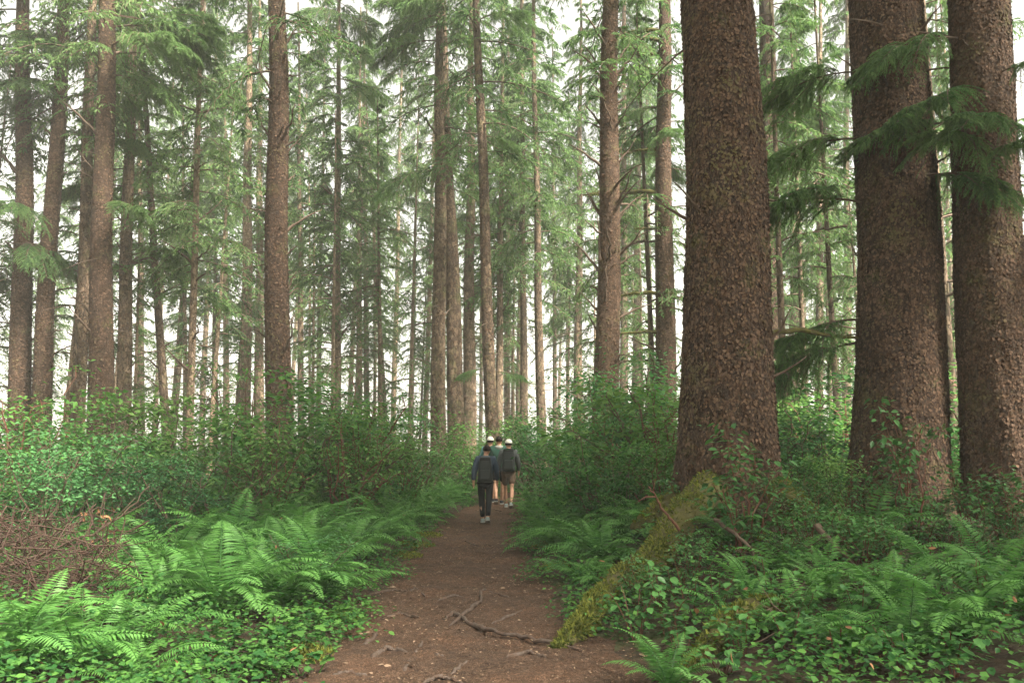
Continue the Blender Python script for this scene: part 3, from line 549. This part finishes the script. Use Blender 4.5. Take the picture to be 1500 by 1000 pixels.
for v in range(4):
    a = Acc(); k = 15
    for q in range(k): frond(rnd(.7, 1.05), rnd(.55, 1.3), rnd(1.0, 1.8), a, m4((0, 0, 0), 6.283*q/k+rnd(-.3, .3), 0, rnd(-.2, .2)), 22, 0, rnd(.3, .55))
    FERNS.append(a.mesh('sword_fern', M_fern, False))
def fern(x, y, s, k=13, label=None, group=None, dead=0):
    e = ob('sword_fern', None, loc=(x, y, gz1(x, y)-.02), rot=(rnd(-.1, .1), rnd(-.1, .1), rnd(0, 6.28)), label=label, category='fern'); e.empty_display_size = .1
    if group: e['group'] = group
    for q in range(k):
        ob('frond', FROND[rng.integers(0, 5)], e, rot=(rnd(-.25, .25), rnd(-.2, .15), 6.283*q/k+rnd(-.25, .25)), scale=s*rnd(.75, 1.15))
    for q in range(dead):
        o = ob('frond', FROND_DEAD, e, rot=(rnd(-.3, .3), rnd(.1, .5), rnd(3.6, 5.6)), scale=s*.8); o['label'] = 'withered orange-brown frond'
    return e
def fern_px(px, py, s, **k): p = onground(px, py); return fern(p[0], p[1], s, **k)
fern_px(318, 900, 1.2, k=20, label='largest sword fern by the brush heap with a withered orange frond', dead=2)
fern_px(195, 950, .8, k=9, label='low sword fern with drooping fronds in front of the brush heap')
fern_px(1420, 935, .95, k=11, label='sword fern in shade below the dark shaded spruce trunk')
fern_px(880, 860, .6, k=8, label='pale upright fern beside the mossy root')
GF = 'ferns along the trail'; LF = 'bright sword fern arching beside the trail'
for px, py, s in [(430, 850, .95), (470, 880, .85), (380, 830, .95), (500, 830, .9), (540, 815, .85), (330, 815, .9), (450, 800, .95), (560, 790, .85), (590, 775, .75), (500, 780, .9), (400, 790, .9), (620, 765, .75), (540, 765, .85), (640, 750, .7), (590, 748, .8), (470, 760, .9), (655, 738, .65), (620, 735, .7), (25, 990, .7), (250, 830, .85),
                  (790, 775, .7), (815, 800, .7), (780, 750, .65), (830, 770, .75), (850, 810, .7), (775, 735, .6), (810, 740, .7), (860, 775, .75), (850, 745, .75), (900, 790, .75), (900, 750, .8), (940, 745, .8), (930, 720, .8), (790, 720, .6), (1480, 905, .8), (1330, 960, .6), (980, 1010, .45), (200, 1010, .5), (1150, 840, .55), (1220, 880, .55), (1300, 900, .6), (1100, 880, .45), (1380, 860, .6), (1450, 850, .65), (1250, 960, .5), (1350, 930, .55), (1170, 930, .5), (60, 960, .7), (110, 760, .8), (30, 740, .8), (270, 870, .8), (230, 900, .7), (420, 890, .7), (370, 880, .75), (120, 985, .7), (300, 780, .9), (850, 850, .5), (880, 830, .6), (1080, 930, .5)]:
    LF = 'bright sword fern on the trail side facing the huge trunk' if px < 700 else 'sword fern on the bank between the trail and the huge trunk' if px < 960 else 'small sword fern in the shade before the huge trunks'
    fern_px(px, py, s*1.3, k=14, label=LF, group=GF, dead=int(rnd(0, 1) < .3))
k = 0
while k < 130:
    y = rnd(9, 26); side = -1 if rnd(0, 1) < .62 else 1
    off = rnd(.5, 9 if side < 0 else 4); x = float(trail_c(y)+side*(trail_w(y)+off))
    if abs(x)/y > .70 or math.hypot(x-3, y-10.6) < 1.2 or math.hypot(x-6.2, y-12) < 1.6: continue
    ob('sword_fern', FERNS[k % 4], loc=(x, y, gz1(x, y)-.02), rot=(0, 0, rnd(0, 6.28)), scale=rnd(.8, 1.25), label='fern tuft deep in the undergrowth away from the trail edge', category='fern', group='ferns in the undergrowth'); k += 1

# ground cover: one uncountable carpet of small leaves
a = Acc(); n = 8200
y = 4.3+26*rnd(0, 1, n)**1.35; side = np.where(rnd(0, 1, n) < .55, -1, 1); off = np.abs(rnd(-.02, 1, n))**1.4*9
x = trail_c(y)+side*(trail_w(y)+.12+off+.16*np.sin(y*2.3)+.1*np.sin(y*6))
keep = (np.abs(x)/y < .78) & ~((side > 0) & (off < .25) & (y < 7.2)); x, y, off = x[keep], y[keep], off[keep]
C = np.stack([x, y, gz(x, y)+rnd(.03, .16, len(x))+np.minimum(off, 1.2)*.22*rnd(0, 1, len(x))], -1)
leaf_sprays(a, C, 14, .05, .11, rnd(.15, .75, len(C)), LEAF, .3, .75)
k = C[:, 1] < 9; leaf_sprays(a, np.repeat(C[k], 1, 0)+rng.normal(0, .12, (k.sum(), 3))*[1, 1, .1], 6, .05, .09, rnd(.2, .8, k.sum()), LEAF6, .3, .8)
ob('ground_cover', a.mesh('ground_cover', M_leaf), kind='stuff', label='low carpet of small green leaves under the ferns and shrubs', category='ground cover')
# moss cushions along the trail edge
a = Acc()
for px, py, r_ in [(612, 800, .3), (625, 785, .3), (598, 815, .22), (800, 800, .25), (815, 830, .22), (790, 780, .2), (450, 960, .2), (505, 905, .18), (890, 770, .35), (920, 750, .3), (1090, 790, .3)]:
    c = onground(px, py); k = 700; th = rnd(0, 6.28, k); rr = r_*np.sqrt(rnd(0, 1, k)); X = c[0]+rr*np.cos(th); Y = c[1]+1.3*rr*np.sin(th)
    a.stamp(*BLADE, np.stack([X, Y, gz(X, Y)+.05*(1-(rr/r_)**2)], -1), nrm(rng.normal(0, 1, (k, 3))+[0, 0, .8]), rng.normal(0, 1, (k, 3)), rnd(.02, .06, k), .015, rnd(0, 1, k))
ob('moss_cushions', a.mesh('moss_cushions', M_moss), kind='stuff', label='yellow-green moss patches along the trail edge', category='moss')

# fallen brown leaves caught in the undergrowth
a = Acc(); k = 380; y = 4.6+18*rnd(0, 1, k)**1.4; sd_ = np.where(rnd(0, 1, k) < .5, -1, 1); x = trail_c(y)+sd_*(trail_w(y)+rnd(0, 6, k)); P = np.stack([x, y, gz(x, y)+rnd(.03, .45, k)], -1)
a.stamp(*LEAF6, P, rng.normal(0, 1, (k, 3))*[1, 1, .4], rng.normal(0, .5, (k, 3))+[0, 0, 1], rnd(.03, .08, k), rnd(.02, .05, k), rnd(0, 1, k))
ob('fallen_leaves', a.mesh('fallen_leaves', M_dead), kind='stuff', label='scattered withered brown leaves caught among the green undergrowth', category='leaves')
# glossy-leaved plants in the foreground, leaf by leaf
GL = []
for v in range(3):
    a = Acc(); th = np.array([0.]); a.stamp(*LEAF6, [[.15, 0, .01]], [[1, 0, rnd(-.2, .1)]], [[0, rnd(-.2, .2), 1]], 1.0, rnd(.62, .8), [.3+.25*v]); a.tube([[0, 0, 0], [.16, 0, .012]], [.012, .01], 3, .3); GL.append(a.mesh('leaf', M_gloss))
CL = []
for v in range(3):   # round lobed leaf made of three hearts
    a = Acc()
    for k in range(3): a.stamp(*LEAF6, [[0, 0, 0]], [[math.cos(2.094*k), math.sin(2.094*k), rnd(-.15, .1)]], [[0, 0, 1]], .62, .62, [.3+.2*v])
    CL.append(a.mesh('leaf', M_leaf))
def leafy_plant(px, py, h, nst, nleaf, ls, label, group, kind=GL, spread=.25, name='glossy_shrub', stemm=M_redtwig):
    p = onground(px, py); e = ob(name, None, loc=(p[0], p[1], gz1(p[0], p[1])), rot=(0, 0, rnd(0, 6.28)), label=label, category='plant', group=group); e.empty_display_size = .1
    for s in range(nst):
        az = rnd(0, 6.28); r_ = spread*rnd(.3, 1.1); top = np.array([r_*math.cos(az), r_*math.sin(az), h*rnd(.6, 1.05)]); t = np.linspace(0, 1, 7)[:, None]
        b = top*[.35, .35, 0]*rnd(0, 1.5); P = b+(top-b)*t+[0, 0, 1]*np.sin(np.pi*t)*h*.1; a = Acc(); a.tube(P, np.linspace(.006, .003, 7), 4); ob('stem', a.mesh('stem', stemm), e)
        for q in range(nleaf):
            u = 1-(q/nleaf)**1.2*.75; c = [np.interp(u, t[:, 0], P[:, k]) for k in range(3)]
            ob('leaf', kind[rng.integers(0, 3)], e, loc=c, rot=(rnd(-.4, .4), rnd(-.25, .45), 2.4*q+rnd(-.5, .5)), scale=ls*rnd(.7, 1.25))
LG = 'glossy green shrub between the mossy root and the mossy log'; GG = 'glossy shrubs beside the huge trunk'
for px, py, h in [(930, 940, .45), (975, 930, .5), (1010, 910, .5), (1050, 915, .45), (960, 900, .5), (1090, 960, .35), (1000, 960, .3), (1130, 890, .45), (1160, 960, .35), (1060, 985, .25), (1230, 985, .3), (1260, 930, .4), (1330, 990, .3), (1400, 990, .3)]:
    leafy_plant(px, py, h, 5, 8, .085, LG if px < 1100 else 'glossy green shrub in the shade below the dead crooked branch', GG, spread=.22)
LC = 'low round-leaved plant at the trail edge below the largest fern'; GC = 'round-leaved plants at the trail edge'
for px, py in [(400, 915), (440, 925), (420, 960), (380, 950), (350, 985), (440, 990), (400, 1000), (460, 945), (340, 945), (310, 990), (480, 920)]:
    leafy_plant(px, py, .2, 5, 4, .085, LC, GC, CL, .24, 'round_leaved_plant', M_leaf)

# dead twigs: brush heap and fallen branches
def twig(pl, r0, label, group=None, m=M_twig, name='fallen_branch', forks=2):
    P = np.array(pl); t = np.linspace(0, 1, len(P)); tt = np.linspace(0, 1, 18); P = np.stack([np.interp(tt, t, P[:, c]) for c in range(3)], -1)
    for _ in range(2): P[1:-1] = (P[:-2]+2*P[1:-1]+P[2:])/4
    P += rng.normal(0, .007, P.shape); a = Acc(); a.tube(P, np.linspace(r0, r0*.35, 18), 7, .5, 0, noise=.08)
    for q in range(forks):
        i = rng.integers(6, 16); d = nrm(P[i]-P[i-3]+rng.normal(0, .06, 3))*rnd(.2, .5); a.tube([P[i], P[i]+d*.5+rng.normal(0, .03, 3), P[i]+d], [r0*.5, r0*.35, r0*.15], 5)
    o = ob(name, a.mesh(name, m, True), label=label, category='branch')
    if group: o['group'] = group
twig([at(1195, 768, 8.6), at(1230, 805, 8.4), at(1275, 852, 8.2), at(1330, 862, 8.2), at(1395, 885, 8.0)], .034, 'thick dark crooked dead branch lying over the glossy shrubs', forks=3)
twig([at(1045, 760, 8.9), at(1090, 790, 8.6), at(1115, 830, 8.3), at(1120, 860, 8.1)], .024, 'bent dead branch propped against the foot of the huge trunk')
twig([at(995, 775, 8.9), at(970, 745, 8.8), at(950, 710, 8.8)], .018, 'reddish forked stick standing at the top of the mossy root', m=M_redtwig)
twig([at(1210, 820, 8.2), at(1270, 835, 8.1), at(1320, 850, 8.0)], .014, 'thin dead stick under the thick crooked branch', forks=3)
twig([at(1350, 770, 9.5), at(1352, 720, 9.5), at(1340, 660, 9.6), at(1350, 620, 9.6)], .013, 'slim red upright stem before the huge flaky trunk', m=M_redtwig)
twig([at(0, 832, 7.9), at(60, 812, 7.9), at(110, 790, 7.8), at(150, 778, 7.8), at(200, 735, 7.9), at(218, 712, 7.9)], .016, 'long thin branch arching over the brush heap')
twig([at(60, 935, 7.2), at(100, 920, 7.2), at(145, 912, 7.1)], .012, 'brown stick lying at the foot of the brush heap')
twig([at(1112, 490, 11.4), at(1170, 482, 11.7), at(1215, 492, 12.0), at(1258, 495, 12.3)], .05, 'dead drooping limb reaching from the huge flaky trunk', m=M_mossy, forks=5)
for q in range(12):
    p = onground(rnd(1030, 1480), rnd(800, 985)); az = rnd(0, 6.28); L = rnd(.3, .9); dv = np.array([math.cos(az), math.sin(az)*.6, 0])*L
    twig([p+[0, 0, .05], p+dv*.5+[0, 0, rnd(.08, .3)], p+dv+[0, 0, rnd(.02, .25)]], rnd(.007, .014), 'thin dead stick lying in the undergrowth before the huge trunks', 'sticks before the huge trunks', forks=2, name='dead_stick')
a = Acc()
for q in range(520):
    c = at(rnd(-60, 170), rnd(780, 930), rnd(6.9, 8.8)); zg = gz1(c[0], c[1]); c[2] = zg+.02+.8*rnd(0, 1)**1.4
    d = nrm(rng.normal(0, 1, 3)*[1, .8, .8])*rnd(.1, .42); bnd = rng.normal(0, .09, 3); a.tube([c-d, c-d*.4+bnd, c+d*.4+bnd*.8, c+d], [.006, .005, .004, .0015], 4, rnd(0, 1))
k = 34; C = np.array([at(rnd(120, 175), rnd(745, 800), 7.9) for _ in range(k)]); a.stamp(*LEAF6, C, rng.normal(0, 1, (k, 3)), rng.normal(0, 1, (k, 3)), rnd(.03, .07, k), .03, rnd(0, 1, k), 1)
ob('brush_heap', a.mesh('brush_heap', [M_brush, M_dead]), kind='stuff', label='tangled heap of dead brown twigs with a few withered leaves', category='brush heap')

# ------------------------------------------------------------------ hikers
def flat(name, c, rough=.8, c2=None): return mat(name, c, c2 or tuple(q*1.35 for q in c), 14, rough, .002, 160)
M_skin = flat('skin', (.42, .23, .15), .55); M_hair = flat('hair', (.012, .008, .006), .9); M_navy = flat('navy_jacket', (.03, .046, .07)); M_grey = flat('dark_grey_shirt', (.045, .05, .05)); M_black = flat('black_cloth', (.008, .009, .010))
M_green = flat('green_jacket', (.02, .065, .045)); M_pack = flat('pack_black', (.012, .016, .015), .55); M_cap = flat('white_cap', (.5, .48, .42)); M_khaki = flat('khaki', (.12, .08, .055)); M_shoe = flat('shoe_grey', (.20, .24, .23)); M_dshoe = flat('shoe_dark', (.012, .012, .014)); M_teal = flat('teal_shirt', (.10, .22, .22)); M_hood = flat('hood_grey', (.06, .08, .09)); M_collar = flat('pale_lining', (.3, .3, .27))
def skin(name, V, E, m, sub=2):
    """V: {joint: (x, y, z, rx, ry)}"""
    keys = list(V); me = bpy.data.meshes.new(name); me.from_pydata([V[k][:3] for k in keys], [(keys.index(p), keys.index(q)) for p, q in E], [])
    o = bpy.data.objects.new(name, me); COL.objects.link(o); o.modifiers.new('s', 'SKIN').use_smooth_shade = True
    for i, k in enumerate(keys):
        sv = me.skin_vertices[0].data[i]; sv.radius = V[k][3:5] if len(V[k]) > 4 else (V[k][3],)*2; sv.use_root = (i == 0)
    o.modifiers.new('u', 'SUBSURF').levels = sub
    bpy.context.view_layer.update(); dg = bpy.context.evaluated_depsgraph_get(); r = bpy.data.meshes.new_from_object(o.evaluated_get(dg))
    bpy.data.objects.remove(o); r.name = name; r.materials.clear(); r.materials.append(m)
    for p in r.polygons: p.use_smooth = True
    return r
def rounded(name, size, m, bev, taper=1., loc=(0, 0, 0)):
    bm = bmesh.new(); bmesh.ops.create_cube(bm, size=1)
    for v in bm.verts:
        f = taper if v.co.z > 0 else 1; v.co = Vector((v.co.x*size[0]*f, v.co.y*size[1]*f, v.co.z*size[2]))
    bmesh.ops.bevel(bm, geom=bm.edges[:], offset=bev, segments=4, affect='EDGES', profile=.6); me = bpy.data.meshes.new(name); bm.to_mesh(me); bm.free(); me.materials.append(m)
    me.transform(Matrix.Translation(loc))
    for p in me.polygons: p.use_smooth = True
    return me
def dome(name, c, r, m, cut=-.1, brim=0, n=14):
    a = Acc(); th = np.linspace(0, 2*np.pi, n*2, endpoint=False); ph = np.linspace(0, np.arccos(cut), n); T, Pq = np.meshgrid(th, ph)
    V = np.stack([c[0]+r[0]*np.sin(Pq)*np.cos(T), c[1]+r[1]*np.sin(Pq)*np.sin(T), c[2]+r[2]*np.cos(Pq)], -1).reshape(-1, 3); k = n*2
    i, j = np.meshgrid(np.arange(n-1), np.arange(k), indexing='ij'); q = (j+1) % k
    a.add(V, np.concatenate([np.stack([i*k+j, (i+1)*k+j, (i+1)*k+q], -1).reshape(-1, 3), np.stack([i*k+j, (i+1)*k+q, i*k+q], -1).reshape(-1, 3)]))
    if brim:
        an = np.linspace(.25, np.pi-.25, 9); o_ = np.stack([c[0]+r[0]*1.0*np.cos(an), c[1]+r[1]*.9*np.sin(an), np.full(9, c[2]+.005)], -1); p_ = o_+np.stack([.1*np.cos(an)*.3, brim*np.sin(an), np.full(9, -.02)], -1)
        lo = np.vstack([o_, p_, o_-[0, 0, .008], p_-[0, 0, .008]]); f = []
        for z in range(8): f += [[z, z+1, 10+z], [z, 10+z, 9+z], [18+z, 28+z, 19+z], [18+z, 27+z, 28+z], [9+z, 10+z, 28+z], [9+z, 28+z, 27+z]]
        a.add(lo, f)
    return a.mesh(name, m, True)
def person(px, d, height, label, top, topname, pants, shorts, shoe, stride, fwd, pack=None, cap=False, hood=None, swing=.12, tilt=0., turn=0.):
    """walking away along +y; fwd: +1 the right leg leads"""
    P = at(px, 700, d); s = height/1.75
    leg = {}; arms = {}
    for sd_, nm in ((-1, 'l'), (1, 'r')):
        f = sd_*fwd                                     # this leg is forward (+) or trailing (-)
        ay = stride*.5*f; lift = .0 if f > 0 else .07
        hip = (.095*sd_, 0, .92); kn = (.085*sd_, ay*.5+.05+(.05 if f < 0 else 0), .50+lift*.2); an = (.065*sd_, ay-.02, .085+lift)
        leg[nm] = (hip, kn, an); q = -f*swing
        arms[nm] = ((.185*sd_, .0, 1.425), (.25*sd_, q*.6-.03, 1.15), (.265*sd_, q*1.3+.06, .92))
    V = {'pelvis': (0, 0, .95, .135, .10), 'waist': (0, .0, 1.1, .125, .09), 'chest': (0, .015, 1.32, .15, .105), 'neck0': (0, .02, 1.47, .062), 'neck': (tilt*.02, .035, 1.53, .055),
         'jaw': (tilt*.04, .055, 1.575, .066, .07), 'head': (tilt*.05, .05, 1.645, .078, .092), 'top': (tilt*.05, .04, 1.70, .062, .07), 'nose': (tilt*.05, .155, 1.625, .013)}
    E = [('pelvis', 'waist'), ('waist', 'chest'), ('chest', 'neck0'), ('neck0', 'neck'), ('neck', 'jaw'), ('jaw', 'head'), ('head', 'top'), ('head', 'nose')]
    for nm, sd_ in (('l', -1), ('r', 1)):
        V['ear'+nm] = (tilt*.05+.088*sd_, .04, 1.635, .014, .02); E.append(('head', 'ear'+nm))
        h, k_, an = leg[nm]; sh, el, wr = arms[nm]
        V['h'+nm] = (*h, .092); V['t'+nm] = (*[(h[i]*.5+k_[i]*.5) for i in range(3)], .075); V['k'+nm] = (*k_, .055); V['c'+nm] = (k_[0], (k_[1]*.6+an[1]*.4)-.02, k_[2]*.6+an[2]*.4, .056); V['a'+nm] = (*an, .036); V['f'+nm] = (an[0]*1.06, an[1]+.12, an[2]-.045, .036, .03)
        E += [('pelvis', 'h'+nm), ('h'+nm, 't'+nm), ('t'+nm, 'k'+nm), ('k'+nm, 'c'+nm), ('c'+nm, 'a'+nm), ('a'+nm, 'f'+nm)]
        V['s'+nm] = (*sh, .062); V['e'+nm] = (*el, .042); V['w'+nm] = (*wr, .027); pm = (wr[0]*1.0, wr[1]+.025, wr[2]-.07); V['p'+nm] = (*pm, .022, .036)
        E += [('chest', 's'+nm), ('s'+nm, 'e'+nm), ('e'+nm, 'w'+nm), ('w'+nm, 'p'+nm)]
        for q in range(4):
            b = (pm[0], pm[1]+.03-.02*q, pm[2]-.045); V[f'g{q}{nm}'] = (*b, .0095); V[f'i{q}{nm}'] = (b[0]-.012*sd_, b[1]+.004, b[2]-(.032, .04, .036, .028)[q], .0085); E += [('p'+nm, f'g{q}{nm}'), (f'g{q}{nm}', f'i{q}{nm}')]
        V['th'+nm] = (pm[0]-.012*sd_, pm[1]+.05, pm[2]-.01, .010); V['ti'+nm] = (pm[0]-.02*sd_, pm[1]+.062, pm[2]-.045, .009); E += [('p'+nm, 'th'+nm), ('th'+nm, 'ti'+nm)]
    body = ob('person', skin('person', V, E, M_skin, 1), loc=(P[0], d, gz1(P[0], d)-.005), rot=(0, 0, turn), scale=s, label=label, category='person', group='hikers walking up the trail')
    # jacket or shirt
    J = {'waist': (0, 0, 1.02, .175, .135), 'mid': (0, 0, 1.17, .18, .135), 'chest': (0, .005, 1.34, .20, .14), 'col': (0, .015, 1.47, .09, .08)}; EJ = [('waist', 'mid'), ('mid', 'chest'), ('chest', 'col')]
    J = {'low': (0, 0, .90, .17, .13), **J}; EJ.append(('low', 'waist'))
    for nm in 'lr':
        sh, el, wr = arms[nm]; J['s'+nm] = (*sh, .095); J['e'+nm] = (*el, .072); wq = [el[i]*.12+wr[i]*.88 for i in range(3)]; J['w'+nm] = (*wq, .048); EJ += [('chest', 's'+nm), ('s'+nm, 'e'+nm), ('e'+nm, 'w'+nm)]
    ob(topname, skin(topname, J, EJ, top, 2), body)
    T = {'p': (0, 0, .93, .155, .12)}; ET = []
    for nm in 'lr':
        h, k_, an = leg[nm]; T['h'+nm] = (h[0], h[1], .87, .105); ET.append(('p', 'h'+nm))
        if shorts:
            T['k'+nm] = (k_[0], h[1]*.25+k_[1]*.75, k_[2]+.07, .092); ET.append(('h'+nm, 'k'+nm))
        else:
            T['k'+nm] = (*k_, .075); T['a'+nm] = (an[0], an[1]-.005, an[2]+.02, .062); ET += [('h'+nm, 'k'+nm), ('k'+nm, 'a'+nm)]
    ob('shorts' if shorts else 'trousers', skin('trousers', T, ET, pants, 2), body)
    for nm in 'lr':
        an = leg[nm][2]; pt = -.5 if an[1] < 0 else 0
        me = rounded('shoe', (.098, .27, .085), shoe, .035, .85, (0, .055, -.035)); me.transform(Matrix.Rotation(pt*.6, 4, 'X'))
        so = ob('shoe', me, body, loc=(an[0], an[1], an[2]-.002)); sl = rounded('sole', (.10, .28, .024), M_collar, .01, 1, (0, .055, -.078)); sl.transform(Matrix.Rotation(pt*.6, 4, 'X')); ob('sole', sl, so)
    hc = (tilt*.05, .035, 1.655)
    ob('hair', dome('hair', (hc[0], hc[1]-.012, hc[2]), (.092, .108, .098), M_hair, -.45), body)
    if cap: ob('cap', dome('cap', (hc[0], hc[1]-.005, hc[2]+.018), (.10, .118, .105), M_cap, .0, .09), body)
    if hood: ob('hood', skin('hood', {'a': (-.10, -.0, 1.47, .045), 'b': (-.05, -.085, 1.455, .055), 'c': (.05, -.085, 1.455, .055), 'd': (.10, 0., 1.47, .045)}, [('a', 'b'), ('b', 'c'), ('c', 'd')], hood, 2), body)
    if pack:
        w_, dp, h_, z = pack; bp = ob('backpack', rounded('backpack', (w_, dp, h_), M_pack, .07, .82, (0, -.12-dp/2, z)), body)
        ob('pocket', rounded('pocket', (w_*.72, .07, h_*.42), M_pack, .03, .9, (0, -.13-dp, z-h_*.18)), bp); ob('lid', rounded('lid', (w_*.8, dp*.85, .10), M_black, .04, .9, (0, -.12-dp/2, z+h_*.47)), bp)
        for sd_ in (-1, 1):
            a = Acc(); a.tube([(.10*sd_, -.13, z+h_*.40), (.115*sd_, -.02, z+h_*.40+.06), (.125*sd_, .10, z+h_*.30), (.13*sd_, .13, z+.0), (.15*sd_, .03, z-h_*.33), (.14*sd_, -.12, z-h_*.36)], .018, 6); ob('strap', a.mesh('strap', M_black, True), bp)
    return body
person(711, 17.6, 1.68, 'person in navy hooded jacket and black trousers carrying a dark rounded backpack', M_navy, 'jacket', M_black, False, M_shoe, .5, -1, (.33, .18, .53, 1.18), hood=M_hood, tilt=.6)
person(718, 22.8, 1.82, 'person in white cap and bare legs walking hidden ahead of the navy jacket', M_teal, 'shirt', M_khaki, True, M_dshoe, .5, 1, None, cap=True)
person(731, 22.2, 1.86, 'dark-haired person in a green jacket walking in front of the group', M_green, 'jacket', M_black, True, M_dshoe, .6, 1, None, hood=M_collar)
person(745, 21.2, 1.76, 'person in white cap and brown shorts with a large black backpack', M_grey, 'shirt', M_khaki, True, M_shoe, .75, -1, (.36, .22, .56, 1.22), cap=True)

# ------------------------------------------------------------------ haze between the trunks
bm = bmesh.new(); bmesh.ops.create_cube(bm, size=1); hm = bpy.data.meshes.new('haze'); bm.to_mesh(hm); bm.free()
hz = ob('haze', hm, loc=(0, 0, 18.5), scale=(860, 860, 43), kind='stuff', label='pale mist hanging between the far trunks', category='haze')
m = bpy.data.materials.new('haze'); m.use_nodes = True; N = m.node_tree.nodes; N.remove(N['Principled BSDF'])
pv = N.new('ShaderNodeVolumePrincipled'); pv.inputs['Color'].default_value = (.95, .96, .92, 1); pv.inputs['Density'].default_value = .0014; pv.inputs['Anisotropy'].default_value = .0
m.node_tree.links.new(pv.outputs[0], N['Material Output'].inputs['Volume']); hm.materials.append(m)
